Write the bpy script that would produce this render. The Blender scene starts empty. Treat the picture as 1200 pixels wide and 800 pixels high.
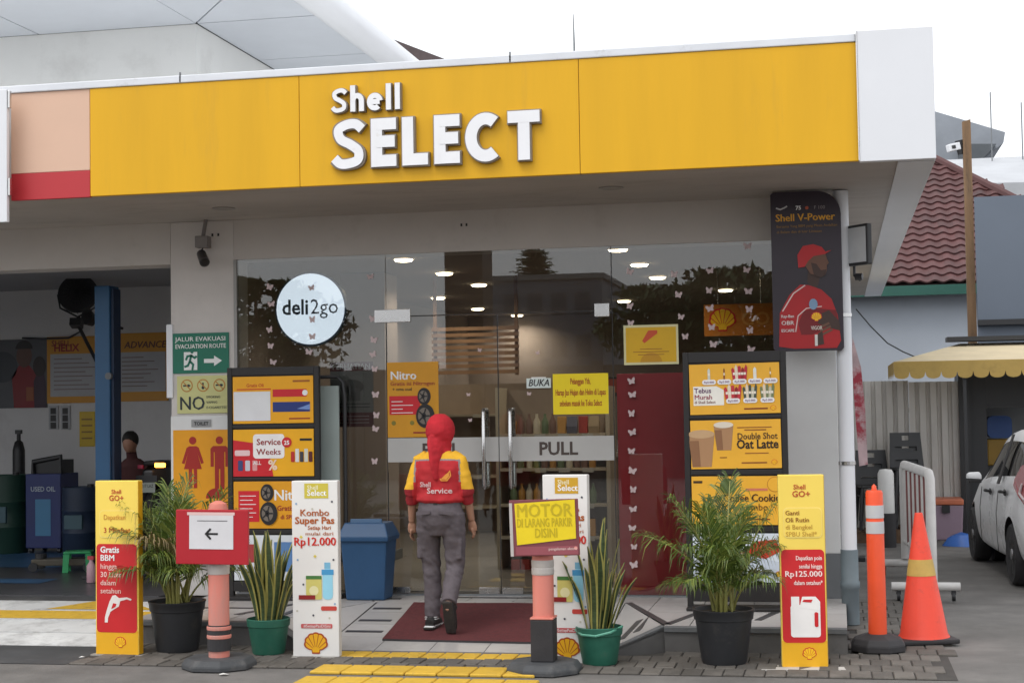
import bpy, bmesh, math, random
from math import sin, cos, pi, radians as R_
from mathutils import Vector, Matrix, noise
random.seed(11)
S = bpy.context.scene
COL = S.collection

# ------------------------------------------------------------------ camera
FPX, YAW, CZ, ROLL = 1850.0, R_(11.6), 1.79, 0.016
PIT = math.atan(80 / FPX)
Fv = Vector((-sin(YAW)*cos(PIT), cos(YAW)*cos(PIT), sin(PIT)))
R0 = Vector((cos(YAW), sin(YAW), 0)); U0 = R0.cross(Fv)
Rv = R0*cos(ROLL) - U0*sin(ROLL); Uv = R0*sin(ROLL) + U0*cos(ROLL)
cam = bpy.data.objects.new('camera', bpy.data.cameras.new('camera')); COL.objects.link(cam)
mw = Matrix.Identity(4)
for i in range(3):
    mw[i][0], mw[i][1], mw[i][2] = Rv[i], Uv[i], -Fv[i]
mw[2][3] = CZ
cam.matrix_world = mw
cam.data.sensor_width = 36; cam.data.lens = FPX/1200*36
cam.data.clip_end = 2000; cam.data.clip_start = .1
S.camera = cam

# ------------------------------------------------------------------ sky, sun, exposure
SUN_EL, SUN_AZ = R_(58), R_(215)     # azimuth measured clockwise from +Y: high, behind the camera
W = bpy.data.worlds.new('World'); S.world = W; W.use_nodes = True
nt = W.node_tree; nt.nodes.clear()
sky = nt.nodes.new('ShaderNodeTexSky'); sky.sky_type = 'NISHITA'; sky.sun_disc = False
sky.sun_elevation = SUN_EL; sky.sun_rotation = SUN_AZ
sky.air_density = 1.0; sky.dust_density = 6.0; sky.ozone_density = 1.0
hs = nt.nodes.new('ShaderNodeHueSaturation'); hs.inputs['Saturation'].default_value = .16
mx = nt.nodes.new('ShaderNodeMix'); mx.data_type = 'RGBA'; mx.inputs[0].default_value = .8
mx.inputs[7].default_value = (8.2, 8.45, 8.8, 1)        # even layer of cloud
bg = nt.nodes.new('ShaderNodeBackground'); bg.inputs[1].default_value = .14
wo = nt.nodes.new('ShaderNodeOutputWorld')
nt.links.new(sky.outputs[0], hs.inputs['Color']); nt.links.new(hs.outputs[0], mx.inputs[6])
nt.links.new(mx.outputs[2], bg.inputs[0]); nt.links.new(bg.outputs[0], wo.inputs[0])
sl = bpy.data.lights.new('sun', 'SUN'); sl.energy = .9; sl.angle = R_(35); sl.color = (1, .97, .93)
sun = bpy.data.objects.new('sun', sl); COL.objects.link(sun)
sd = Vector((sin(SUN_AZ)*cos(SUN_EL), cos(SUN_AZ)*cos(SUN_EL), sin(SUN_EL)))
sun.rotation_euler = sd.to_track_quat('Z', 'Y').to_euler(); sun.location = sd*60
S.view_settings.view_transform = 'Standard'; S.view_settings.look = 'None'
S.view_settings.exposure = 0.4; S.view_settings.gamma = 1.0
S.view_settings.use_curve_mapping = False
S.render.engine = 'CYCLES'
S.cycles.use_denoising = True; S.cycles.max_bounces = 10; S.cycles.transparent_max_bounces = 24
S.cycles.diffuse_bounces = 5; S.cycles.caustics_reflective = False; S.cycles.caustics_refractive = False
S.cycles.sample_clamp_indirect = 6

# ------------------------------------------------------------------ image pixels: world point under a pixel at an assumed depth
def image_pt(px, py, Y):
    d = Fv*FPX + Rv*(px-600) + Uv*(400-py)
    t = Y/d.y
    return d.x*t, CZ + d.z*t
def image_box(x0, y0, x1, y1, Y):  # corners are image pixels, Y the assumed depth
    """centre x, centre z, width, height of an upright rectangle standing at depth Y"""
    a = image_pt(x0, (y0+y1)/2, Y); b = image_pt(x1, (y0+y1)/2, Y)
    c = image_pt((x0+x1)/2, y0, Y); d = image_pt((x0+x1)/2, y1, Y)
    return (a[0]+b[0])/2, (c[1]+d[1])/2, b[0]-a[0], c[1]-d[1]

# ------------------------------------------------------------------ materials
MATS = {}
def srgb(r, g, b):
    f = lambda c: (c/255/12.92) if c <= 10 else ((c/255+.055)/1.055)**2.4
    return (f(r), f(g), f(b))
def M(name, col, rough=.6, metal=0, var=.10, scale=3, bump=0, bscale=80, emit=0, stretch=(1,1,1), spec=.5, coat=0, rnd=0, dirt=None, dscale=2.0, dlo=.52, dhi=.72, trans=0):
    if name in MATS: return MATS[name]
    m = bpy.data.materials.new(name); m.use_nodes = True; MATS[name] = m
    n, l = m.node_tree.nodes, m.node_tree.links
    b = n['Principled BSDF']
    b.inputs['Metallic'].default_value = metal; b.inputs['Roughness'].default_value = rough
    b.inputs['Specular IOR Level'].default_value = spec; b.inputs['Coat Weight'].default_value = coat
    m.diffuse_color = (*col, 1)
    g = n.new('ShaderNodeNewGeometry'); mp = n.new('ShaderNodeVectorMath'); mp.operation = 'MULTIPLY'
    mp.inputs[1].default_value = stretch
    l.new(g.outputs['Position'], mp.inputs[0])
    ns = n.new('ShaderNodeTexNoise'); ns.inputs['Scale'].default_value = scale; ns.inputs['Detail'].default_value = 7
    ns.inputs['Roughness'].default_value = .62
    l.new(mp.outputs[0], ns.inputs['Vector'])
    mr = n.new('ShaderNodeMapRange'); mr.inputs[1].default_value = .3; mr.inputs[2].default_value = .7
    mr.inputs[3].default_value = 1-var; mr.inputs[4].default_value = 1+var
    l.new(ns.outputs[0], mr.inputs[0])
    fac = mr.outputs[0]
    if rnd:
        oi = n.new('ShaderNodeObjectInfo'); m2 = n.new('ShaderNodeMapRange')
        m2.inputs[3].default_value = 1-rnd; m2.inputs[4].default_value = 1+rnd
        l.new(oi.outputs['Random'], m2.inputs[0])
        mu = n.new('ShaderNodeMath'); mu.operation = 'MULTIPLY'
        l.new(fac, mu.inputs[0]); l.new(m2.outputs[0], mu.inputs[1]); fac = mu.outputs[0]
    vm = n.new('ShaderNodeVectorMath'); vm.operation = 'SCALE'; vm.inputs[0].default_value = col
    l.new(fac, vm.inputs['Scale'])
    out = vm.outputs[0]
    if dirt:
        nd = n.new('ShaderNodeTexNoise'); nd.inputs['Scale'].default_value = dscale; nd.inputs['Detail'].default_value = 8
        nd.inputs['Roughness'].default_value = .7
        l.new(mp.outputs[0], nd.inputs['Vector'])
        dr = n.new('ShaderNodeMapRange'); dr.inputs[1].default_value = dlo; dr.inputs[2].default_value = dhi
        l.new(nd.outputs[0], dr.inputs[0])
        dm = n.new('ShaderNodeMix'); dm.data_type = 'RGBA'
        l.new(dr.outputs[0], dm.inputs[0]); l.new(out, dm.inputs[6]); dm.inputs[7].default_value = (*dirt, 1)
        out = dm.outputs[2]
    l.new(out, b.inputs['Base Color'])
    rr = n.new('ShaderNodeMapRange'); rr.inputs[3].default_value = max(.02, rough-.08); rr.inputs[4].default_value = min(1, rough+.1)
    l.new(ns.outputs[0], rr.inputs[0]); l.new(rr.outputs[0], b.inputs['Roughness'])
    if bump:
        nb = n.new('ShaderNodeTexNoise'); nb.inputs['Scale'].default_value = bscale; nb.inputs['Detail'].default_value = 3
        l.new(mp.outputs[0], nb.inputs['Vector'])
        bp = n.new('ShaderNodeBump'); bp.inputs['Strength'].default_value = min(1, bump); bp.inputs['Distance'].default_value = .01
        l.new(nb.outputs[0], bp.inputs['Height']); l.new(bp.outputs[0], b.inputs['Normal'])
    if emit:
        l.new(out, b.inputs['Emission Color']); b.inputs['Emission Strength'].default_value = emit
    if trans:
        tr = n.new('ShaderNodeBsdfTranslucent'); ms = n.new('ShaderNodeMixShader'); ms.inputs[0].default_value = trans
        l.new(out, tr.inputs[0]); l.new(b.outputs[0], ms.inputs[1]); l.new(tr.outputs[0], ms.inputs[2])
        l.new(ms.outputs[0], n['Material Output'].inputs[0])
    return m
def glass(name, tint, ior=1.5, rough=0.0, base=0.0):
    m = bpy.data.materials.new(name); m.use_nodes = True; MATS[name] = m
    n, l = m.node_tree.nodes, m.node_tree.links
    n.remove(n['Principled BSDF'])
    t = n.new('ShaderNodeBsdfTransparent'); t.inputs[0].default_value = (*tint, 1)
    g = n.new('ShaderNodeBsdfGlossy'); g.inputs[0].default_value = (1, 1, 1, 1); g.inputs['Roughness'].default_value = rough
    fr = n.new('ShaderNodeFresnel'); fr.inputs[0].default_value = ior
    ms = n.new('ShaderNodeMixShader')
    l.new(fr.outputs[0], ms.inputs[0]); l.new(t.outputs[0], ms.inputs[1]); l.new(g.outputs[0], ms.inputs[2])
    l.new(ms.outputs[0], n['Material Output'].inputs[0])
    return m
def flat(r, g, b, rough=.45):
    """printed ink in this colour"""
    nm = 'ink_%d_%d_%d' % (r, g, b)
    return M(nm, srgb(r, g, b), rough, var=.05, scale=5)

# ------------------------------------------------------------------ mesh builder
class MB:
    def __init__(s): s.v = []; s.f = []; s.m = []
    def add(s, vs, fs, m=0):
        o = len(s.v); s.v += [tuple(p) for p in vs]
        for q in fs: s.f.append(tuple(i+o for i in q)); s.m.append(m)
        return s
    def box(s, x0, x1, y0, y1, z0, z1, m=0):
        return s.add([(x0,y0,z0),(x1,y0,z0),(x1,y1,z0),(x0,y1,z0),(x0,y0,z1),(x1,y0,z1),(x1,y1,z1),(x0,y1,z1)],
              [(0,3,2,1),(4,5,6,7),(0,1,5,4),(1,2,6,5),(2,3,7,6),(3,0,4,7)], m)
    def obox(s, c, size, rot=None, m=0):
        a, b, d = size[0]/2, size[1]/2, size[2]/2
        r = rot or Matrix.Identity(3); c = Vector(c)
        vs = [c + r @ Vector(p) for p in [(-a,-b,-d),(a,-b,-d),(a,b,-d),(-a,b,-d),(-a,-b,d),(a,-b,d),(a,b,d),(-a,b,d)]]
        return s.add(vs, [(0,3,2,1),(4,5,6,7),(0,1,5,4),(1,2,6,5),(2,3,7,6),(3,0,4,7)], m)
    def cyl(s, p0, p1, r0, r1=None, n=16, m=0, mc=None):
        return s.tube([p0, p1], [r0, r0 if r1 is None else r1], n, m, mc)
    def tube(s, pts, r, n=8, m=0, mc=None, flat=1.0):
        pts = [Vector(p) for p in pts]
        rs = r if isinstance(r, (list, tuple)) else [r]*len(pts)
        t0 = (pts[1]-pts[0]).normalized()
        u = t0.orthogonal().normalized()
        if abs(t0.z) > .9: u = Vector((1,0,0)); u = (u - t0*u.dot(t0)).normalized()
        rings = []; prev = t0
        for i, p in enumerate(pts):
            t = (pts[min(i+1, len(pts)-1)] - pts[max(i-1, 0)]).normalized()
            q = prev.rotation_difference(t); u = q @ u; u = (u - t*u.dot(t)).normalized(); prev = t
            w = t.cross(u)
            rings.append([p + u*cos(2*pi*k/n)*rs[i] + w*sin(2*pi*k/n)*rs[i]*flat for k in range(n)])
        vs = [p for g in rings for p in g]; fs = []
        for i in range(len(rings)-1):
            for k in range(n):
                fs.append((i*n+k, i*n+(k+1)%n, (i+1)*n+(k+1)%n, (i+1)*n+k))
        s.add(vs, fs, m)
        L = len(rings)-1
        s.add(rings[0], [tuple(reversed(range(n)))], m if mc is None else mc)
        s.add(rings[L], [tuple(range(n))], m if mc is None else mc)
        return s
    def loft(s, rings, m=0, caps=True):
        """rings: lists of points, same length"""
        n = len(rings[0]); vs = [p for g in rings for p in g]; fs = []
        for i in range(len(rings)-1):
            for k in range(n): fs.append((i*n+k, i*n+(k+1)%n, (i+1)*n+(k+1)%n, (i+1)*n+k))
        if caps:
            fs.append(tuple(reversed(range(n)))); o = (len(rings)-1)*n; fs.append(tuple(range(o, o+n)))
        return s.add(vs, fs, m)
    def lathe(s, prof, c=(0,0,0), n=24, m=0, mats=None):
        rings = [[(c[0]+r*cos(2*pi*k/n), c[1]+r*sin(2*pi*k/n), c[2]+z) for k in range(n)] for r, z in prof]
        vs = [p for g in rings for p in g]
        o = len(s.v); s.v += vs
        for i in range(len(prof)-1):
            for k in range(n):
                s.f.append((o+i*n+k, o+i*n+(k+1)%n, o+(i+1)*n+(k+1)%n, o+(i+1)*n+k)); s.m.append(mats[i] if mats else m)
        if prof[0][0] > 1e-4: s.f.append(tuple(o+k for k in reversed(range(n)))); s.m.append(mats[0] if mats else m)
        if prof[-1][0] > 1e-4:
            q = o+(len(prof)-1)*n; s.f.append(tuple(q+k for k in range(n))); s.m.append(mats[-1] if mats else m)
        return s
    def prism(s, poly, y0, y1, m=0, ms=None):
        """poly in (x,z), front face at y0 (towards the viewer)"""
        a = sum(poly[i][0]*poly[(i+1)%len(poly)][1]-poly[(i+1)%len(poly)][0]*poly[i][1] for i in range(len(poly)))
        if a < 0: poly = poly[::-1]
        n = len(poly)
        s.add([(x, y0, z) for x, z in poly], [tuple(range(n))], m)
        s.add([(x, y1, z) for x, z in poly], [tuple(reversed(range(n)))], m if ms is None else ms)
        vs = [(x, y0, z) for x, z in poly] + [(x, y1, z) for x, z in poly]
        s.add(vs, [(i, n+i, n+(i+1)%n, (i+1)%n) for i in range(n)], m if ms is None else ms)
        return s
    def slab(s, poly, z0, z1, m=0, ms=None):
        """poly in (x,y), extruded upwards"""
        a = sum(poly[i][0]*poly[(i+1)%len(poly)][1]-poly[(i+1)%len(poly)][0]*poly[i][1] for i in range(len(poly)))
        if a < 0: poly = poly[::-1]
        n = len(poly)
        s.add([(x, y, z1) for x, y in poly], [tuple(range(n))], m)
        s.add([(x, y, z0) for x, y in poly], [tuple(reversed(range(n)))], m if ms is None else ms)
        vs = [(x, y, z0) for x, y in poly] + [(x, y, z1) for x, y in poly]
        s.add(vs, [(i, (i+1)%n, n+(i+1)%n, n+i) for i in range(n)], m if ms is None else ms)
        return s
    def sheet(s, poly, y=0, m=0):
        a = sum(poly[i][0]*poly[(i+1)%len(poly)][1]-poly[(i+1)%len(poly)][0]*poly[i][1] for i in range(len(poly)))
        if a < 0: poly = poly[::-1]
        return s.add([(x, y, z) for x, z in poly], [tuple(range(len(poly)))], m)
    def mesh(s, name, mats, smooth=False, bevel=0, seg=2):
        me = bpy.data.meshes.new(name); me.from_pydata([tuple(p) for p in s.v], [], s.f)
        for m in (mats if isinstance(mats, (list, tuple)) else [mats]): me.materials.append(m)
        me.polygons.foreach_set('material_index', s.m)
        if bevel:
            bm = bmesh.new(); bm.from_mesh(me); bmesh.ops.remove_doubles(bm, verts=bm.verts, dist=1e-5)
            ed = [e for e in bm.edges if len(e.link_faces) == 2 and e.calc_face_angle(0) > .5]
            bmesh.ops.bevel(bm, geom=ed, offset=bevel, segments=seg, affect='EDGES', profile=.6, clamp_overlap=True)
            bm.to_mesh(me); bm.free()
        if smooth:
            bm = bmesh.new(); bm.from_mesh(me); bmesh.ops.remove_doubles(bm, verts=bm.verts, dist=1e-5)
            for e in bm.edges: e.smooth = not (len(e.link_faces) == 2 and e.calc_face_angle(0) > .7)
            for f in bm.faces: f.smooth = True
            bm.to_mesh(me); bm.free()
        return me
    def build(s, name, mats, parent=None, smooth=False, bevel=0, seg=2, loc=None, rot=None):
        return put(name, s.mesh(name, mats, smooth, bevel, seg), parent, loc, rot)
def put(name, me, parent=None, loc=None, rot=None):
    o = bpy.data.objects.new(name, me); COL.objects.link(o)
    if parent: o.parent = parent
    if loc: o.location = loc
    if rot: o.rotation_euler = rot
    return o
def tag(o, label, cat, group=None):
    o['label'] = label; o['category'] = cat
    if group: o['group'] = group
    return o
def struct(o): o['kind'] = 'structure'; return o
def thing(name, label, cat, loc=(0,0,0), rot=(0,0,0), group=None):
    o = bpy.data.objects.new(name, None); COL.objects.link(o); o.empty_display_size = .1
    o.location = loc; o.rotation_euler = rot
    return tag(o, label, cat, group)
def copy_tree(o, parent=None):
    c = o.copy(); COL.objects.link(c); c.parent = parent
    for ch in list(o.children): copy_tree(ch, c)
    return c
def circ(x, z, r, n=28, a0=0, a1=2*pi, rz=None):
    full = abs(a1-a0-2*pi) < 1e-6
    k = n if full else n+1
    return [(x+r*cos(a0+(a1-a0)*i/n), z+(rz or r)*sin(a0+(a1-a0)*i/n)) for i in range(k)]
def rrect(x0, z0, x1, z1, r, n=5):
    p = []
    for cx, cz, a in ((x1-r, z0+r, -pi/2), (x1-r, z1-r, 0), (x0+r, z1-r, pi/2), (x0+r, z0+r, pi)):
        p += [(cx+r*cos(a+pi/2*i/n), cz+r*sin(a+pi/2*i/n)) for i in range(n+1)]
    return p
def rect(x0, z0, x1, z1): return [(x0,z0),(x1,z0),(x1,z1),(x0,z1)]
def ink(parent, poly, y, mat, name='print'):
    return MB().sheet(poly, y).build(name, mat, parent)
TXT = {}
def txt(parent, s, x, z, size, mat, y=-.004, align='CENTER', bold=0.0, sx=1.0, shear=0, extr=0, name='lettering', maxw=None):
    """one line of flat lettering, baseline at z"""
    dbl = bold > .004 and any(c in s for c in 'MWNmwnKkRA')
    b0 = bold
    if dbl: bold = 0
    cu = bpy.data.curves.new('t', 'FONT'); cu.body = s; cu.size = size; cu.align_x = align
    cu.offset = bold*size; cu.shear = shear; cu.resolution_u = 2; cu.extrude = extr
    ob = bpy.data.objects.new('t', cu)
    me = bpy.data.meshes.new_from_object(ob); bpy.data.objects.remove(ob); bpy.data.curves.remove(cu)
    if maxw and len(me.vertices):
        w = max(v.co.x for v in me.vertices)-min(v.co.x for v in me.vertices)
        sx = maxw/w if w > 1e-6 else 1
    for v in me.vertices: v.co = (x+v.co.x*sx, y-v.co.z, z+v.co.y)
    if dbl and len(me.vertices):       # a heavier face: struck twice, a hair apart
        bm = bmesh.new(); bm.from_mesh(me); g0 = bm.faces[:] + bm.edges[:] + bm.verts[:]
        for k in (1, 2):
            r = bmesh.ops.duplicate(bm, geom=g0)
            for v in r['geom']:
                if isinstance(v, bmesh.types.BMVert): v.co.x += (-1, 1)[k-1]*b0*size*.8; v.co.y -= .0003*k; v.co.z += (.5, -.5)[k-1]*b0*size*.6
        bm.to_mesh(me); bm.free()
    me.name = name; me.materials.clear(); me.materials.append(mat)
    return put(name, me, parent)
def pecten(parent, x, z, r, y=-.004, yellow=None, red=None, name='shell_emblem'):
    """scallop shell: red outline, yellow lobes, red ribs"""
    yellow = yellow or flat(250, 200, 30); red = red or flat(205, 35, 35)
    def outl(s):
        p = []; N = 7
        for i in range(N):
            a0 = pi*1.12 - (pi*1.24)*i/N; a1 = pi*1.12 - (pi*1.24)*(i+1)/N
            for k in range(5):
                a = a0+(a1-a0)*k/5; q = s*r*(1+.07*sin(pi*k/5))
                p.append((x+q*cos(a), z+q*sin(a)*.92))
        p += [(x+.62*s*r, z-.52*s*r), (x+.38*s*r, z-.56*s*r), (x+.34*s*r, z-.86*s*r), (x-.34*s*r, z-.86*s*r), (x-.38*s*r, z-.56*s*r), (x-.62*s*r, z-.52*s*r)]
        return p
    mb = MB().sheet(outl(1), y, 1).sheet(outl(.86), y-.001, 0)
    for i in range(1, 7):
        a = pi*1.12 - (pi*1.24)*i/7
        c = (x, z-.62*r); e = (x+.86*r*cos(a), z+.86*r*sin(a)*.92)
        d = Vector((e[0]-c[0], e[1]-c[1])).normalized(); nn = Vector((-d.y, d.x))*r*.035
        b = (c[0]+d.x*r*.35, c[1]+d.y*r*.35)
        mb.sheet([(b[0]-nn.x*.5, b[1]-nn.y*.5), (b[0]+nn.x*.5, b[1]+nn.y*.5), (e[0]+nn.x, e[1]+nn.y), (e[0]-nn.x, e[1]-nn.y)], y-.002, 1)
    return mb.build(name, [yellow, red], parent)
BT = None
def butterfly_mesh(w=.064):
    p = [(0,-.25),(.12,-.4),(.38,-.42),(.36,-.1),(.5,.12),(.46,.42),(.22,.34),(.05,.1)]
    mb = MB()
    mb.prism([(x*w, z*w) for x, z in p], -.003, 0); mb.prism([(-x*w, z*w) for x, z in p], -.003, 0)
    mb.prism(rect(-.03*w, -.3*w, .03*w, .25*w), -.004, 0)
    return mb.mesh('butterfly_decal', flat(206, 184, 184))
# ================================================================== palette of surfaces
m_asph = M('asphalt', (.15,.141,.132), .85, var=.26, scale=2.2, bump=.6, bscale=140, dirt=(.105,.098,.09), dscale=.45, dlo=.5, dhi=.68)
m_drive = M('dark_screed', (.06,.06,.062), .75, var=.25, scale=2, bump=.3, bscale=60, dirt=(.12,.115,.11), dscale=1.2)
m_paver = M('paver_grey', (.115,.103,.09), .85, var=.2, scale=7, bump=.6, bscale=90, rnd=.22, dirt=(.062,.055,.046), dscale=2.3)
m_payel = M('paver_yellow_paint', (.60,.37,.035), .7, var=.15, scale=9, bump=.4, bscale=90, rnd=.1, dirt=(.22,.16,.06), dscale=9, dlo=.56, dhi=.72)
m_mortar = M('joint_sand', (.05,.045,.04), .95, var=.2, scale=8)
m_tile = M('floor_tile_white', (.42,.40,.385), .35, var=.08, scale=3, rnd=.10, dirt=(.24,.22,.21), dscale=3, dlo=.5, dhi=.8)
m_dtile = M('floor_strip_dark', (.045,.042,.042), .4, var=.2, scale=6)
m_grout = M('grout', (.13,.12,.115), .9, var=.2)
m_slate = M('slate_edge', (.13,.135,.14), .6, var=.18, scale=5, rnd=.08, dirt=(.075,.07,.066), dscale=3)
m_face = M('slate_face', (.12,.115,.112), .65, var=.2, scale=5, rnd=.1, dirt=(.065,.06,.055), dscale=2.5)
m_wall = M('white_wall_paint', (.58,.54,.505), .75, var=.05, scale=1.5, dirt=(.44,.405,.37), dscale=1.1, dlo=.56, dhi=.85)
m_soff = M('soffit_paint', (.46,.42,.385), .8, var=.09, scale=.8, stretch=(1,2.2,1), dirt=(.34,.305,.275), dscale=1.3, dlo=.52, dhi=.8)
m_white = M('white_metal', (.76,.77,.80), .4, var=.03, scale=1)
m_cap = M('white_cap', (.72,.74,.78), .45, var=.06, scale=3, dirt=(.45,.44,.42), dscale=5, dlo=.6, dhi=.8)
m_yel = M('fascia_yellow', (.76,.41,.012), .42, var=.055, scale=1.1, stretch=(3.2,1,.35), dirt=(.62,.34,.035), dscale=1.7, dlo=.58, dhi=.9, spec=.3)
m_peach = M('fascia_peach', (.72,.47,.34), .45, var=.03, scale=2)
m_red = M('fascia_red', (.50,.028,.036), .42, var=.04, scale=2)
m_greyb = M('grey_plinth_paint', (.17,.18,.19), .6, var=.08, scale=4)
m_blueg = M('bluegrey_plinth_paint', (.16,.20,.22), .6, var=.08, scale=4)
m_int = M('shop_wall', (.30,.25,.22), .8, var=.06)
m_intf = M('shop_floor', (.20,.185,.17), .3, var=.08, rnd=.06)
m_intc = M('shop_ceiling', (.22,.19,.17), .9, var=.04)
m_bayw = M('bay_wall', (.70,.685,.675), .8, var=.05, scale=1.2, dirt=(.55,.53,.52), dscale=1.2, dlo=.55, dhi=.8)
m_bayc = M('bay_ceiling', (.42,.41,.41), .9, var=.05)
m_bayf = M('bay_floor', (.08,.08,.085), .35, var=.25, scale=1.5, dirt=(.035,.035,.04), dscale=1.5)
m_bayblue = M('bay_blue_paint', (.05,.13,.25), .4, var=.2, scale=3)
m_steel = M('brushed_steel', (.62,.61,.60), .25, metal=1, var=.05, scale=12)
m_dark = M('black_plastic', (.022,.022,.024), .45, var=.1)
m_black = M('black_frame', (.016,.014,.014), .5, var=.1)
m_glass = glass('window_glass', (.86,.88,.87), 1.66)
m_cglass = glass('car_glass', (.05,.055,.06), 1.5)
m_lamp = M('lamp_glow', (1,.80,.52), .5, var=0, emit=14)
m_leafsky = None

# ================================================================== ground
g = MB(); g.add([(-300,-300,0),(300,-300,0),(300,500,0),(-300,500,0)], [(0,1,2,3)])
ground = struct(g.build('ground', m_asph))
dv = MB(); dv.add([(-14,10.62,.004),(-5.52,10.62,.004),(-5.52,11.46,.004),(-14,11.46,.004)], [(0,1,2,3)])
struct(dv.build('driveway', m_drive))

# pavers
pv = MB(); pv.add([(-5.5,10.62,.003),(.72,10.62,.003),(.72,14.9,.003),(.05,14.9,.003),(.05,11.62,.003),(-5.5,11.62,.003)], [(0,1,2,3,4,5)])
pavement = struct(pv.build('pavement', m_mortar))
PW, PD = .1385, .25
pm = MB().box(-PW/2+.004, PW/2-.004, -PD/2+.004, PD/2-.004, -.03, .014).mesh('paver', m_paver, bevel=.005, seg=1)
pmy = MB().box(-PW/2+.004, PW/2-.004, -PD/2+.004, PD/2-.004, -.03, .014).mesh('paver', m_payel, bevel=.005, seg=1)
def paver(x, y, me):
    o = put('paver', me, pavement, (x, y, random.uniform(-.003, .003)))
    o.rotation_euler = (random.uniform(-.008,.008), random.uniform(-.008,.008), random.uniform(-.012,.012))
nx = int(6.22/PW)
for r in range(4):
    y = 10.62 + PD*(r+.5)
    for i in range(nx):
        x = -5.5 + PW*(i+.5) + (PW/2 if r % 2 else 0)
        if x > .68: continue
        if r == 2 and -4.34 < x < -1.26 and y > 11.29: continue
        if r == 3 and -4.30 < x < -1.30: continue
        paver(x, y, pmy if (r == 2 and -3.72 < x < -1.95) else pm)
for r in range(13):
    for i in range(5):
        paver(.10+PW*(i+.5)-(PW/2 if r % 2 else 0)+.0, 11.62+PD*(r+.5), pm)
# yellow nosing strips on the asphalt in front of the ramp
def yellow_strip(y0, y1, x0, x1, n, first):
    t = thing('painted_strip', 'yellow painted concrete strip laid %s' % first, 'painted strip', (0,0,0))
    w = (x1-x0)/n
    for i in range(n):
        MB().box(x0+w*i+.004, x0+w*(i+1)-.004, y0, y1, .0, .022).build('yellow_block', m_payel, t, bevel=.006, seg=1)
yellow_strip(10.42, 10.72, -3.60, -2.02, 7, 'between the ramp pavers and the open asphalt')
yellow_strip(9.95, 10.24, -3.56, -1.95, 7, 'on the asphalt farthest out from the entrance ramp')

# ================================================================== platform
PZ = .19
def rz(y): return PZ*max(0, min(1, (y-11.28)/1.7))
pf = MB()
poly = [(.03,11.6),(-1.28,11.6),(-1.75,12.98),(-3.85,12.98),(-4.32,11.6),(-5.5,11.6),(-5.5,13.75),(.03,13.75)]
pf.slab(poly, 0, PZ-.012, 0)
platform = struct(pf.build('platform', m_grout))
rp = MB()
z1 = PZ-.012
rp.add([(-3.85,11.28,.003),(-1.75,11.28,.003),(-1.75,12.98,z1),(-3.85,12.98,z1),(-1.28,11.6,z1),(-4.32,11.6,z1),(-1.28,11.6,0),(-4.32,11.6,0)],
       [(0,1,2,3),(1,4,2),(0,3,5),(1,6,4),(0,5,7)])
ramp = struct(rp.build('ramp', m_grout))
def clip(poly, reg):
    out = poly; n = len(reg)
    for i in range(n):
        a, b = reg[i], reg[(i+1)%n]; src = out; out = []
        side = lambda p: (b[0]-a[0])*(p[1]-a[1])-(b[1]-a[1])*(p[0]-a[0])
        for k in range(len(src)):
            p, q = src[k], src[(k+1)%len(src)]; sp, sq = side(p), side(q)
            if sp >= 0: out.append(p)
            if (sp > 0) != (sq > 0) and abs(sp-sq) > 1e-12:
                t = sp/(sp-sq); out.append((p[0]+(q[0]-p[0])*t, p[1]+(q[1]-p[1])*t))
        if not out: return []
    return out
regs = [[(-1.28,11.66),(.03,11.66),(.03,13.39),(-1.28,13.39)], [(-5.5,11.66),(-4.32,11.66),(-4.32,13.39),(-5.5,13.39)],
        [(-4.32,12.98),(-1.28,12.98),(-1.28,13.39),(-4.32,13.39)], [(-1.28,11.68),(-1.28,12.98),(-1.72,12.98)], [(-4.32,11.68),(-3.88,12.98),(-4.32,12.98)]]
T = .40
for reg in regs:
    x = -5.5
    while x < .03:
        y = 11.63
        while y < 13.39:
            q = clip([(x+.004,y+.004),(x+T-.004,y+.004),(x+T-.004,y+T-.004),(x+.004,y+T-.004)], reg)
            if len(q) > 2:
                ar = abs(sum(q[i][0]*q[(i+1)%len(q)][1]-q[(i+1)%len(q)][0]*q[i][1] for i in range(len(q))))/2
                if ar > .003:
                    MB().slab(q, PZ-.03, PZ).build('floor_tile', m_tile, platform)
            y += T
        x += T
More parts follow.
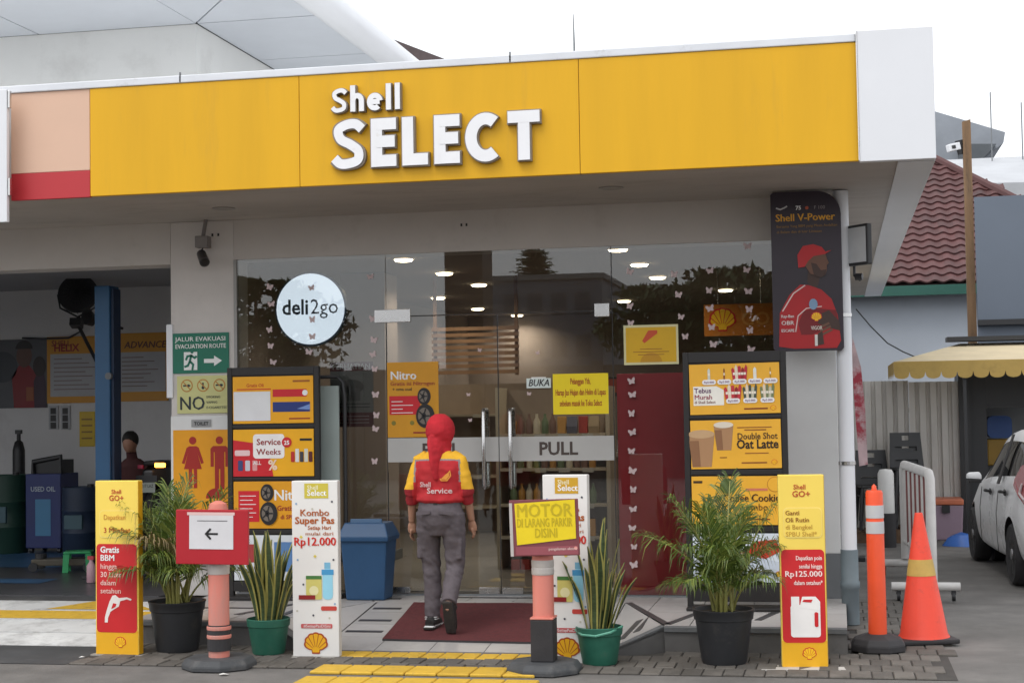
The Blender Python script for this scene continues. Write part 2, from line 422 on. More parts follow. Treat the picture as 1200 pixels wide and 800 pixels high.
# slate nosing and the tiled risers
for x0, x1 in ((-1.28, .03), (-5.5, -4.32)):
    n = 3; w = (x1-x0)/n
    for i in range(n):
        MB().box(x0+w*i+.002, x0+w*(i+1)-.002, 11.57, 11.657, PZ-.035, PZ+.002).build('edge_tile', m_slate, platform, bevel=.004)
        MB().box(x0+w*i+.003, x0+w*(i+1)-.003, 11.585, 11.61, 0, PZ-.037).build('riser_tile', m_face, platform)
for s, A, B, C in ((1, (-1.28,11.6), (-1.75,11.28), (-1.75,12.98)), (-1, (-4.32,11.6), (-3.85,11.28), (-3.85,12.98))):
    # flared wing: one tile and its slate edge
    def P(t, u, dz): # t from A to B, u towards C
        x = A[0]+(B[0]-A[0])*t+(C[0]-A[0])*u; y = A[1]+(B[1]-A[1])*t+(C[1]-A[1])*u
        return (x, y, PZ*(1-t)+dz)
    e = MB(); e.loft([[P(0,0,-.03),P(0,0,.003),P(0,.06,.003),P(0,.06,-.03)], [P(.98,0,-.03),P(.98,0,.006),P(.94,.06,.006),P(.94,.06,-.03)]])
    e.build('edge_tile', m_slate, ramp)
    e = MB(); e.add([P(0,.07,.002),P(.92,.07,.002),P(0,.98,.002)], [(0,1,2) if s > 0 else (0,2,1)]); e.build('wing_tile', m_tile, ramp)
    e = MB(); q0, q1 = P(0,0,-.032), P(.98,0,-.004)
    e.add([(q0[0],q0[1]-.004,0),(q0[0],q0[1]-.004,q0[2]),(q1[0],q1[1]-.004,max(.004,q1[2])),(q1[0],q1[1]-.004,0)], [(0,1,2,3)]); e.build('riser_tile', m_face, ramp)
cols = 5; cw = 2.10/cols
for r, (ya, yb) in enumerate(((11.285,11.40),(11.405,11.79),(11.795,12.185),(12.19,12.58),(12.585,12.975))):
    for i in range(cols):
        x0 = -3.85+cw*i+.004; x1 = x0+cw-.008
        za, zb = rz(ya)+.002, rz(yb)+.002
        MB().loft([[(x0,ya,za-.02),(x1,ya,za-.02),(x1,ya,za),(x0,ya,za)], [(x0,yb,zb-.02),(x1,yb,zb-.02),(x1,yb,zb),(x0,yb,zb)]]).build('ramp_tile', m_slate if r == 0 else m_tile, ramp)
def strip(x0, y0, x1, y1, w=.055):
    d = Vector((x1-x0, y1-y0)).normalized(); n_ = Vector((-d.y, d.x))*w/2
    pts = [(x0-n_.x, y0-n_.y), (x1-n_.x, y1-n_.y), (x1+n_.x, y1+n_.y), (x0+n_.x, y0+n_.y)]
    def z(x, y):
        if -3.85 <= x <= -1.75: return rz(y)
        if -1.75 < x < -1.28 or -4.32 < x < -3.85:        # flared wings of the ramp
            t = (-1.28-x)/.47 if x > -2 else (x+4.32)/.47
            u = (y-11.6+.32*t)/(1.7*t) if t > .01 else 1
            return PZ*(1-t*max(0, min(1, 1-u))) if u < 1 else PZ
        return PZ
    mb = MB(); t = [(x, y, z(x, y)+.005) for x, y in pts]; b = [(x, y, z(x, y)-.004) for x, y in pts]
    mb.add(b+t, [(4,5,6,7),(0,1,5,4),(1,2,6,5),(2,3,7,6),(3,0,4,7)]); mb.build('dark_strip', m_dtile, platform)
for a in ((-3.82,12.7,-3.58,12.7),(-3.82,12.3,-3.55,12.3),(-3.82,11.95,-3.52,11.95),(-4.36,11.72,-4.36,12.6),(-4.75,12.0,-4.5,12.7),(-4.3,13.12,-3.7,13.12),(-5.2,12.4,-4.75,12.4),(-5.3,12.9,-4.8,12.9),
          (-1.72,12.98,-1.27,11.72),(-1.27,11.72,-1.02,12.7),(-1.60,11.62,-1.52,12.1),(-1.50,11.72,-1.43,12.12),(-.62,12.0,-.5,12.5),(-3.5,13.25,-2.2,13.25)):
    strip(*a)

# bay ramp of painted slabs
bz = lambda y: PZ*max(0, min(1, (y-11.46)/1.74))
m_slab = M('slab_white_paint', (.62,.62,.61), .7, var=.1, scale=4, bump=.2, dirt=(.22,.21,.2), dscale=2.4, dlo=.5, dhi=.75, rnd=.06)
b = MB(); b.loft([[(-14,11.46,-.05),(-5.52,11.46,-.05),(-5.52,11.46,.0),(-14,11.46,.0)], [(-14,13.2,-.05),(-5.52,13.2,-.05),(-5.52,13.2,PZ-.012),(-14,13.2,PZ-.012)]])
bay_ramp = struct(b.build('bay_ramp', m_drive))
ys = [11.46, 11.86, 12.28, 12.62, 12.96]
for i in range(4):
    for x0, x1 in ((-14,-10.4),(-10.38,-7.6),(-7.58,-5.53)):
        a, c = ys[i]+.012, ys[i+1]-.012
        MB().loft([[(x0,a,bz(a)-.03),(x1,a,bz(a)-.03),(x1,a,bz(a)+.006),(x0,a,bz(a)+.006)], [(x0,c,bz(c)-.03),(x1,c,bz(c)-.03),(x1,c,bz(c)+.006),(x0,c,bz(c)+.006)]]).build('ramp_slab', m_slab, bay_ramp)
def paint(pts, m): # floor paint following the bay ramp
    MB().add([(x, y, bz(y)+.009) for x, y in pts], [tuple(range(len(pts)))]).build('painted_arrow', m, bay_ramp)
paint([(-7.5,12.31),(-5.6,12.31),(-5.6,12.58),(-7.5,12.58)], m_payel)
paint([(-6.75,12.64),(-5.75,12.64),(-6.1,12.93),(-6.45,12.93)], m_payel)
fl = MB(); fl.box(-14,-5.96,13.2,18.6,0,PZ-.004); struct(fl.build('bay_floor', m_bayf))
bb = MB(); bb.add([(-14,14.1,PZ),(-7.6,14.1,PZ),(-7.6,14.5,PZ),(-14,14.5,PZ)], [(0,1,2,3)]); bb.add([(-14,15.6,PZ),(-8.2,15.6,PZ),(-8.2,17.6,PZ),(-14,17.6,PZ)], [(0,1,2,3)])
struct(bb.build('bay_floor_marking', m_bayblue))
sf = MB(); sf.box(-5.94,-.2,13.76,25,0,PZ-.004); shop_floor = struct(sf.build('shop_floor', m_intf))

# ================================================================== the shop building
B = thing('shop_building', 'single-storey white shop with glass front, workshop bay and long yellow fascia', 'building')
def part(name, mat, *boxes, bevel=0, parent=None):
    mb = MB()
    for bx in boxes: mb.box(*bx)
    return mb.build(name, mat, parent or B, bevel=bevel)
YF = 13.4
part('wall_pier', M('pier_paint', (.64,.60,.57), .7, var=.05, dirt=(.44,.41,.38), dscale=1.1, dlo=.56, dhi=.85), (-5.91,-5.30,YF,13.74,.17,3.54), bevel=.006)
part('bay_lintel', m_wall, (-14,-5.912,YF,13.72,3.16,3.54))
part('window_lintel', m_wall, (-5.298,-.43,YF,13.72,3.18,3.54))
part('corner_pier', M('white_panel', (.74,.74,.73), .5, var=.04), (-.43,0,YF,13.8,.56,3.54), bevel=.006)
part('corner_pier_plinth', m_greyb, (-.434,.004,YF-.004,13.8,.17,.558), bevel=.004)
part('side_wall', MATS['white_panel'], (-.2,-.002,13.802,26,0,3.54))
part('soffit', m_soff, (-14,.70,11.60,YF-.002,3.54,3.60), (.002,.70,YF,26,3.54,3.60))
part('soffit_edge_trim', m_white, (.47,.728,11.62,26,3.52,3.538))
part('roof_slab', M('roof_coating', (.74,.74,.73), .7, var=.08, scale=1), (-14,.70,11.62,26,3.605,3.72))
part('parapet', m_cap, (-14,.70,11.62,11.75,3.722,4.40), (.58,.70,11.752,26,3.722,4.40))
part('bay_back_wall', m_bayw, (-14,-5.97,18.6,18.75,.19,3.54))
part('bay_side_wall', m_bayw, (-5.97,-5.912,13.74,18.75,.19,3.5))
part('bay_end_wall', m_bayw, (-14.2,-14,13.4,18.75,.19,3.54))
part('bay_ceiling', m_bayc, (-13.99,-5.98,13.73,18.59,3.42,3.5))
part('shop_left_wall', m_int, (-5.908,-5.86,13.75,25,.19,3.3))
part('shop_right_wall', m_int, (-.26,-.202,13.81,25,.19,3.3))
part('shop_back_wall', m_int, (-5.9,-.2,25,25.15,.19,3.5))
part('shop_ceiling', m_intc, (-5.9,-.2,13.73,25,3.3,3.36))
# fascia
FZ0, FZ1, FY = 3.535, 4.395, 11.55
for x0, x1, mt in ((-5.77,-4.024,m_yel), (-4.02,-1.834,m_yel), (-1.83,.196,m_yel), (-14,-6.72,m_yel)):
    part('fascia_panel', mt, (x0,x1,FY,FY+.05,FZ0,FZ1), bevel=.004)
pp = part('fascia_panel', m_peach, (-6.46,-5.776,FY+.006,FY+.05,FZ0+.212,FZ1), bevel=.003); pp['label'] = 'peach coloured end panel'
pp = part('fascia_panel', m_red, (-6.46,-5.776,FY+.006,FY+.05,FZ0-.004,FZ0+.21), bevel=.003); pp['label'] = 'red lower end panel'
for x in (-4.022, -1.832): part('fascia_joint', M('panel_seam', (.25,.14,.02), .7), (x-.005,x+.005,FY+.012,FY+.052,FZ0,FZ1))
part('fascia_cap', m_cap, (-14,.192,FY-.01,FY+.22,FZ1+.002,FZ1+.062), bevel=.008)
part('corner_panel', m_white, (.20,.73,FY-.025,11.60,FZ0-.01,FZ1+.075), (.705,.73,11.602,26,FZ0-.01,FZ1+.075), bevel=.004)
part('corner_seam', m_steel, (.192,.2,FY-.03,FY+.04,FZ0,FZ1+.08))
part('end_panel', m_white, (-6.80,-6.41,11.40,11.44,3.34,4.40), bevel=.006)
for z in (3.55, 4.25): part('end_panel_hinge', m_steel, (-6.409,-6.39,11.41,11.44,z,z+.14), bevel=.004)
# small bolts along the cap
for x in (-5.0,-2.35): part('cap_bolt', m_greyb, (x-.006,x+.006,FY-.01,FY,4.40,4.48))
# downpipe at the corner
d = MB(); d.cyl((.065,13.12,.62),(.065,13.12,3.53), .062, n=20); d.build('downpipe', m_white, B, smooth=True)
d = MB(); d.lathe([(.07,.02),(.07,.3),(.078,.31),(.078,.36),(.07,.37),(.07,.62)], (.065,13.12,0), 20); d.build('downpipe_base', m_blueg, B, smooth=True)
for z in (1.3, 2.5): d = MB(); d.lathe([(.062,0),(.07,.002),(.07,.03),(.062,.032)], (.065,13.12,z), 20); d.build('pipe_clip', m_steel, B)
# round flush lamps, unlit, in the canopy soffit and a couple of screw marks
for px, py in ((262,244),(716,220)):
    d0 = Fv*FPX+Rv*(px-600)+Uv*(400-py); t_ = (3.54-CZ)/d0.z
    mb = MB(); mb.lathe([(.02,-.002),(.075,-.002),(.09,-.008),(.10,-.006),(.10,0)], (d0.x*t_, d0.y*t_, 3.539), 24); mb.build('soffit_lamp', M('unlit_lamp', (.3,.28,.26), .4), B, smooth=True)
for px, py in ((541,258),(547,258),(249,264),(256,264)):
    x, z = image_pt(px, py+22, YF); part('screw_plug', m_dark, (x-.008,x+.008,YF-.004,YF,3.40,3.425))

# glazing ---------------------------------------------------------
bfm = butterfly_mesh()
def decal(px, py, parent, Y=YF-.001, s=1.0):
    x, z = image_pt(px, py, Y)
    o = put('butterfly_decal', bfm, parent, (x, Y, z), (0, random.uniform(-.35,.35), 0)); o.scale = (s*random.uniform(.85,1.1), 1, s*random.uniform(.85,1.1))
def pane(name, x0, x1, z0, z1, y=YF): return part(name, m_glass, (x0,x1,y,y+.01,z0,z1))
wl = pane('window_pane', -5.296, -3.885, .2, 3.178)
wr = pane('window_pane', -1.870, -.434, .2, 3.178)
tr = pane('transom_pane', -3.879, -1.876, 2.632, 3.178)
fr = m_steel
part('glazing_channel', m_greyb, (-5.296,-.434,YF-.012,YF+.03,.186,.205))
part('glazing_frame', M('frame_grey', (.35,.34,.33), .5), (-5.3,-5.272,YF-.012,YF+.05,.206,3.178))
for px, py in ((316,336),(318,356),(316,386),(317,405),(320,424),(365,337),(366,374),(366,394),(362,412),(434,324),(437,373),(438,398),(437,415),(439,432),(440,462),(441,486),(440,502),(439,540)): decal(px, py, wl)
for i, (px, py) in enumerate(((738,318),(738,358),(739,378),(740,446),(741,462),(740,484),(741,506),(740,528),(741,551),(742,573),(742,596),(741,618),(743,640),(743,661),(790,321),(795,345),(798,371),(803,394),(806,417),
    (832,317),(831,340),(832,361),(834,383),(836,403),(876,288),(875,316),(877,341),(878,362),(879,387),(880,409))): decal(px, py, wr)
for k, (x0, x1) in enumerate(((-3.879,-2.884),(-2.876,-1.876))):
    dm = MB().box(x0, x1, YF+.004, YF+.016, .206, 2.622).build('glass_door', m_glass, B)
    bx0, bx1 = x0+.0, x1-.0
    _, zc = image_pt(584, 526, YF)
    MB().box(bx0, bx1, YF-.001, YF+.003, zc-.105, zc+.105).build('pull_band', M('frosted_film', (.50,.49,.47), .6, var=.05), dm)
    txt(dm, 'PULL', (-3.40 if k == 0 else -2.36), zc-.052, .155, M('band_letter', (.07,.05,.042), .5), y=YF-.003, bold=.028)
    hx = -3.0 if k == 0 else -2.765
    hb = MB()
    za, zb = image_pt(580, 480, 13.3)[1], image_pt(580, 571, 13.3)[1]
    for yy in (YF-.075,):
        hb.tube([(hx,YF+.0,za),(hx,yy+.02,za),(hx,yy,za-.02),(hx,yy,zb+.02),(hx,yy+.02,zb),(hx,YF+.0,zb)], .017, 12)
    hb.tube([(hx,YF+.02,za),(hx,YF+.075,za),(hx,YF+.09,za-.02),(hx,YF+.09,zb+.02),(hx,YF+.075,zb),(hx,YF+.02,zb)], .017, 12)
    hb.build('door_handle', m_steel, dm, smooth=True)
    cx = x0+.12 if k == 0 else x1-.12
    MB().box(cx-.125+(-.10 if k == 0 else .10), cx+.10-(.0 if k == 0 else 0), YF-.014, YF+.026, 2.575, 2.69).build('patch_fitting', m_steel, dm, bevel=.004)
    for cx in (x0+.10, x1-.10): MB().box(cx-.09, cx+.09, YF-.014, YF+.026, .208, .262).build('floor_fitting', m_steel, dm, bevel=.003)
m_seam = M('door_seam_dark', (.03,.03,.032), .6)
part('door_seam', m_seam, (-3.886,-3.880,YF-.002,YF+.012,.206,2.63), (-1.875,-1.869,YF-.002,YF+.012,.206,3.17), (-3.879,-1.876,YF-.002,YF+.012,2.623,2.631), (-2.8835,-2.8765,YF+.001,YF+.014,.206,2.62))
for px, py in ((562,410),(630,413),(549,462),(620,461),(551,492)): decal(px, py, tr, YF-.003, .6)
# ================================================================== raised fascia lettering
m_lface = M('letter_face', (.86,.86,.88), .4, var=.03, scale=4, dirt=(.66,.62,.58), dscale=6, dlo=.6, dhi=.8)
m_lside_shadow = M('letter_return_shadow', (.27,.23,.19), .5, var=.1)  # return edges, and a backing outline with the letters' shadow in its colour
def stroke(pts, w):
    """outline of a polyline of even width, butt ends"""
    L, Rr = [], []
    n = len(pts)
    for i in range(n):
        p = Vector(pts[i])
        a = Vector(pts[max(i-1,0)]); c = Vector(pts[min(i+1,n-1)])
        d1 = (p-a).normalized() if i > 0 else (c-p).normalized()
        d2 = (c-p).normalized() if i < n-1 else d1
        t = (d1+d2).normalized(); nn = Vector((-t.y, t.x)); k = 1/max(.5, nn.dot(Vector((-d1.y, d1.x))))
        L.append(p+nn*w/2*k); Rr.append(p-nn*w/2*k)
    return [tuple(p) for p in L] + [tuple(p) for p in reversed(Rr)]
def arcp(cx, cz, rx, rz_, a0, a1, n=22): return [(cx+rx*cos(R_(a0+(a1-a0)*i/n)), cz+rz_*sin(R_(a0+(a1-a0)*i/n))) for i in range(n+1)]
def cat_rom(P, n=7):
    out = []
    for i in range(len(P)-1):
        p0, p1, p2, p3 = [Vector(P[max(0,min(len(P)-1,j))]) for j in (i-1,i,i+1,i+2)]
        for k in range(n):
            t = k/n; out.append(tuple(.5*((2*p1)+(-p0+p2)*t+(2*p0-5*p1+4*p2-p3)*t*t+(-p0+3*p1-3*p2+p3)*t**3)))
    out.append(tuple(P[-1])); return out
def glyph(ch, w, h, t):
    """strokes of a geometric bold letter in a w x h box, pen width t"""
    k = t/2
    if ch == 'E': return [[(k,0),(k,h)], [(k,h-k),(w,h-k)], [(k,h*.52),(w*.94,h*.52)], [(k,k),(w,k)]]
    if ch == 'L': return [[(k,0),(k,h)], [(k,k),(w,k)]]
    if ch == 'T': return [[(w/2,0),(w/2,h)], [(0,h-k),(w,h-k)]]
    if ch == 'C': return [arcp(w*.56, h/2, w*.56-k, h/2-k, 52, 308, 26)]
    if ch == 'S': return [cat_rom([(w*.93,h*.80),(w*.72,h-k*.9),(w*.42,h-k),(w*.17,h*.80),(w*.24,h*.61),(w*.55,h*.49),(w*.80,h*.35),(w*.78,h*.17),(w*.5,k),(w*.22,k*1.05),(w*.03,h*.22)])]
    if ch == 'l': return [[(w/2,0),(w/2,h)]]
    if ch == 'h': return [[(k,0),(k,h)], [(k,h*.40)]+arcp(w*.5, h*.40, w*.5-k, h*.22-k*.2, 165, 0, 10)+[(w-k,0)]]
    if ch == 'e': return [arcp(w*.5, h*.5, w*.5-k, h*.5-k, 8, 312, 26), [(k*1.6,h*.5),(w-k*1.2,h*.5)]]
LY = FY-.055
def letters(root, chars, xs, zb, hts, t):
    for ch, (x0, x1), h in zip(chars, xs, hts):
        X0, X1 = image_pt(x0, 165, LY)[0], image_pt(x1, 165, LY)[0]
        mb = MB()
        tt = t*(.84 if ch == 'S' else 1); dl = t*.075
        for lay, i, st, pt in [(0, i, [(dl+x, dl+z) for x, z in st], tt-2*dl) for i, st in enumerate(glyph(ch, X1-X0-2*dl, h-2*dl, tt-2*dl))] + [(1, i, st, tt+.004) for i, st in enumerate(glyph(ch, X1-X0, h, tt))]:
            st = [(X0+x-root.location.x, zb+z-root.location.z) for x, z in st]
            mb.prism(stroke(st, pt), (-.001*i if lay == 0 else .012+.001*i), (.03 if lay == 0 else .055), lay, 1)
        mb.build('letter', [m_lface, m_lside_shadow], root)
x, z = image_pt(512, 165, LY)
big = thing('raised_lettering', 'large white raised capital letters on the yellow fascia', 'sign lettering', (x, LY, z))
zb = (image_pt(409,199,LY)[1]+image_pt(613,188,LY)[1])/2; zt = (image_pt(450,137,LY)[1]+image_pt(613,129,LY)[1])/2; h = zt-zb
letters(big, 'SELECT', ((389.5,428),(433.5,465.5),(470,502.5),(507.5,540),(544,589),(594,634)), zb, [h*1.0]*6, .104)
x, z = image_pt(430, 115, LY)
sm = thing('raised_lettering', 'smaller white raised word above the large capitals on the fascia', 'sign lettering', (x, LY, z))
zb = (image_pt(397,132,LY)[1]+image_pt(466,129,LY)[1])/2; hl = image_pt(466,98,LY)[1]-image_pt(466,130,LY)[1]
letters(sm, 'Shell', ((389,407.5),(410.5,427.5),(430,449.5),(452,459.5),(462,470.5)), zb, [hl*.90, hl, hl*.68, hl, hl], .047)

# ================================================================== flat signs and posters
def sign(name, label, cat, box, Y, mat, t=.012, group=None, bevel=.002, tilt=0):
    x, z, w, h = image_box(*box, Y)
    o = thing(name, label, cat, (x, Y, z), (0, tilt, 0), group)
    MB().box(-w/2, w/2, 0, t, -h/2, h/2).build('panel', mat, o, bevel=bevel)
    return o, w, h
WHT, BLK = flat(238,238,236), flat(30,28,28)
YEL, RED, DRED = flat(240,184,20), flat(205,28,40), flat(150,30,30)
# evacuation route sign
o, w, h = sign('evacuation_sign', 'green evacuation route sign with running figure and arrow', 'sign', (202.5,390,268,437), YF-.014, flat(14,112,88))
txt(o, 'JALUR EVAKUASI', 0, h*.30, .056, WHT, -.002, bold=.012, maxw=w*.90)
txt(o, 'EVACUATION ROUTE', 0, h*.12, .056, WHT, -.002, bold=.02, maxw=w*.90)
ink(o, rect(-w*.30,-h*.42,-w*.06,h*.03), -.002, WHT, 'door_symbol')
G = flat(14,112,88); a = MB(); cx, cz = -w*.17, -h*.2
a.sheet(circ(cx+.01, cz+.085, .016, 12), -.004)
for pts in ([(cx+.005,cz+.06),(cx-.012,cz)], [(cx-.012,cz),(cx+.02,cz-.03),(cx+.012,cz-.08)], [(cx-.012,cz),(cx-.03,cz-.04),(cx-.065,cz-.05)], [(cx,cz+.05),(cx+.035,cz+.03),(cx+.055,cz+.045)], [(cx,cz+.05),(cx-.035,cz+.045),(cx-.05,cz+.01)]):
    a.sheet(stroke(pts, .02), -.004)
a.build('running_figure', G, o)
ink(o, [(w*.06,-h*.15),(w*.24,-h*.15),(w*.24,-h*.07),(w*.38,-h*.20),(w*.24,-h*.33),(w*.24,-h*.25),(w*.06,-h*.25)], -.002, WHT, 'arrow')
# no smoking sign
o, w, h = sign('no_smoking_sign', 'pale yellow no smoking sign with three crossed circles', 'sign', (207.5,440,269,484), YF-.014, flat(206,204,140))
OR, NV = flat(190,130,50), flat(35,45,50)
for k in range(3):
    x = (-.31+.31*k)*w; z = h*.24; r = h*.17
    a = MB(); a.sheet(circ(x,z,r,24), -.002, 0); a.sheet(circ(x,z,r*.82,24), -.003, 1)
    if k == 1: a.sheet(rect(x-r*.12,z-r*.6,x+r*.12,z+r*.45), -.004, 2); a.sheet(circ(x,z-r*.35,r*.25,10), -.005, 2)
    else: a.sheet(rect(x-r*.6,z-r*.12,x+r*.6,z+r*.12), -.004, 2); a.sheet(circ(x+r*.3,z,r*.22,10), -.005, 2)
    a.sheet(stroke([(x-r*.62,z+r*.62),(x+r*.62,z-r*.62)], r*.16), -.006, 0)
    a.build('crossed_circle', [OR, flat(206,204,140), NV], o)
txt(o, 'NO', -w*.21, -h*.40, .17, NV, -.002, bold=.02, maxw=w*.46)
for k, s in enumerate(('SMOKING','VAPING','E-CIGARETTES')): txt(o, s, w*.06, -h*(.10+.14*k), .03, NV, -.002, 'LEFT', .02)
# backing strip of the pier and the toilet sign
t_, w, h = sign('toilet_sign', 'white boxed toilet sign with red woman and man figures on yellow', 'sign', (200.5,487,275,660), YF-.075, M('sign_box_white', (.72,.72,.71), .5, var=.04), .06, bevel=.006)
ink(t_, rect(-w*.46,-h*.49,w*.47,h*.405), -.003, flat(232,158,10), 'yellow_field')
MB().box(-.10,.085,-.010,-.0035,h*.425,h*.475).build('name_plate', flat(150,150,150), t_)
txt(t_, 'TOILET', -.005, h*.437, .042, BLK, -.012, bold=.03)
DR = flat(165,30,18)
def wc(cx, woman):
    a = MB(); z0 = h*.405-.06; a.sheet(circ(cx, z0-.035, .035, 18), -.005)
    if woman:
        a.sheet([(cx-.035,z0-.085),(cx+.035,z0-.085),(cx+.058,z0-.10),(cx+.105,z0-.235),(cx+.08,z0-.245),(cx+.045,z0-.145),(cx+.085,z0-.29),(cx+.04,z0-.29),(cx+.04,z0-.46),(cx+.008,z0-.46),(cx+.008,z0-.29),
                 (cx-.008,z0-.29),(cx-.008,z0-.46),(cx-.04,z0-.46),(cx-.04,z0-.29),(cx-.085,z0-.29),(cx-.045,z0-.145),(cx-.08,z0-.245),(cx-.105,z0-.235),(cx-.058,z0-.10)], -.005)
    else:
        a.sheet([(cx-.06,z0-.085),(cx+.06,z0-.085),(cx+.085,z0-.11),(cx+.085,z0-.27),(cx+.055,z0-.27),(cx+.055,z0-.14),(cx+.045,z0-.14),(cx+.045,z0-.47),(cx+.006,z0-.47),(cx+.006,z0-.29),(cx-.006,z0-.29),(cx-.006,z0-.47),
                 (cx-.045,z0-.47),(cx-.045,z0-.14),(cx-.055,z0-.14),(cx-.055,z0-.27),(cx-.085,z0-.27),(cx-.085,z0-.11)], -.005)
    a.build('woman_figure' if woman else 'man_figure', DR, t_)
wc(-w*.15, True); wc(w*.27, False)
ink(t_, circ(w*.2,-h*.06,.09,20,0,pi), -.004, DR, 'wheelchair_symbol')
x, z, w, h = image_box(198,380,204,466,YF-.02)
o = MB().box(-.03,.03,0,.05,-h/2,h/2).build('cable_duct', m_white, None, bevel=.004, loc=(x-.02,YF-.02,z)); tag(o, 'white plastic cable duct on the pier edge beside the green sign', 'cable duct')

# round lit sign behind the glass
x, z = image_pt(364, 362, 13.5)
o = thing('round_light_sign', 'round white illuminated sign with dark lettering hung behind the window', 'light sign', (x, 13.5, z))
a = MB(); a.lathe([(.335,0),(.335,.07),(.3,.08)], (0,0,0), 48); me = a.mesh('rim', M('sign_rim_navy', (.02,.035,.07), .4), True)
for v in me.vertices: v.co = (v.co.x, v.co.z, v.co.y)
put('rim', me, o)
a = MB(); a.prism(circ(0,0,.318,48), -.012, .004); a.build('lit_face', M('lit_white', (.76,.84,.96), .5, var=.04, scale=3, emit=.8), o)
NVY = flat(22,34,62)
txt(o, 'deli', -.012, -.045, .19, NVY, -.016, 'RIGHT', .022, maxw=.245); txt(o, '2go', .0, -.045, .19, NVY, -.016, 'LEFT', .0, maxw=.255)

# door notices
def notice(label, box, mat, Y=YF-.008, cat='poster', t=.003, name='poster', tilt=0, group=None): return sign(name, label, cat, box, Y, mat, t, group, bevel=0, tilt=tilt)
o, w, h = notice('amber tyre nitrogen poster on the left glass door above the pull band', (454,424,514,512), flat(214,150,22))
txt(o, 'Nitro', -w*.44, h*.27, .105, WHT, -.002, 'LEFT', .03)
txt(o, 'Gratis isi Nitrogen', -w*.44, h*.19, .047, DRED, -.002, 'LEFT', .02, maxw=w*.86)
txt(o, '+ oma oud', -w*.40, h*.12, .04, BLK, -.002, 'LEFT', .02)
ink(o, rect(-w*.46,-h*.20,w*.14,h*.05), -.002, RED, 'red_box')
for k in range(4): ink(o, rect(-w*.42,-h*(.02+.05*k)-.006,w*(.0 if k % 2 else -.2),-h*(.02+.05*k)), -.003, WHT)
def tyre(o, x, z, r, y):
    a = MB(); a.sheet(circ(x,z,r*.8,26,rz=r), y, 0); a.sheet(circ(x-r*.1,z,r*.52,24,rz=r*.68), y-.001, 1); a.sheet(circ(x-r*.12,z,r*.2,14,rz=r*.28), y-.002, 0)
    for k in range(5):
        q = 2*pi*k/5; a.sheet(stroke([(x-r*.12,z),(x-r*.1+r*.5*cos(q),z+r*.64*sin(q))], r*.13), y-.003, 0)
    a.build('tyre_print', [flat(32,30,32), flat(120,110,100)], o)
tyre(o, w*.22, h*.04, .075, -.004); tyre(o, w*.24, -h*.22, .105, -.008)
for k, x in enumerate((-.38,-.02)): ink(o, circ(x*w,-h*.31,.02,14), -.003, flat(130,120,40))
ink(o, rect(w*.0,-h*.45,w*.4,-h*.43), -.003, DRED)
o, w, h = notice('small white open sign in slanted capitals on the right glass door', (617,443,645.5,454.5), flat(222,232,228), cat='sign', name='open_sign')
txt(o, 'BUKA', 0, -h*.30, .085, BLK, -.002, bold=.02, shear=.25, maxw=w*.84); ink(o, rect(-w*.3,h*.5,w*.3,h*.62), -.001, WHT, 'tape')
o, w, h = notice('bright yellow paper notice with red writing on the right glass door', (648,437.5,713,485), flat(250,222,20))
for k, s in enumerate(('Pelanggan Yth,','Harap Jas Hujan dan Helm di Lepas','sebelum masuk ke Toko Select')):
    txt(o, s, 0, h*(.24-.27*k), .075, flat(176,66,16), -.002, bold=.012, maxw=w*(.36,.90,.76)[k])
o, w, h = notice('yellow poster in a pale frame on the glass above the red panel', (731,380.5,795,427), flat(226,220,170))
ink(o, rect(-w*.46,-h*.44,w*.46,h*.44), -.002, flat(226,178,22)); a = [(-w*.16,h*.1),(-.02,h*.36),(w*.12,h*.36),(w*.12,h*.28),(-.02,h*.12),(-w*.12,h*.04)]
ink(o, a, -.003, flat(210,80,40)); ink(o, circ(0,-h*.44,w*.2,20,0,pi,rz=.08), -.003, flat(205,150,20))
for k in range(3): ink(o, rect(-w*(.2,.33,.24)[k],-h*(.1+.07*k)-.006,w*(.2,.33,.24)[k],-h*(.1+.07*k)), -.004, flat(170,110,30))
o, w, h = sign('window_panel', 'tall plain red panel standing behind the window beside the door', 'panel', (725,437,808.5,699), 13.46, M('red_panel', (.78,.03,.05), .45, var=.07, scale=2, stretch=(1,1,.4)), .02)
o, w, h = notice('faded grey warning notice with red header behind the left window', (387,424,437.5,500), flat(128,124,120), Y=13.45)
ink(o, rect(-w*.5,h*.36,w*.5,h*.5), -.002, flat(96,40,44)); txt(o, 'PERHATIAN', 0, h*.39, .07, flat(190,180,176), -.003, bold=.02, maxw=w*.86)
ink(o, rect(-w*.5,-h*.5,w*.5,-h*.28), -.002, flat(96,40,44))
for k in range(3): ink(o, rect(-w*.4,-h*(.33+.05*k)-.008,w*.4,-h*(.33+.05*k)), -.003, flat(150,130,128))
ink(o, circ(0,h*.12,w*.28,20,rz=w*.16), -.002, flat(90,86,84)); ink(o, rect(-w*.1,-h*.1,w*.2,h*.1), -.003, flat(100,96,94))
for k in range(2): ink(o, rect(-w*.42,-h*(.14+.05*k)-.008,w*.42,-h*(.14+.05*k)), -.002, flat(70,66,66))

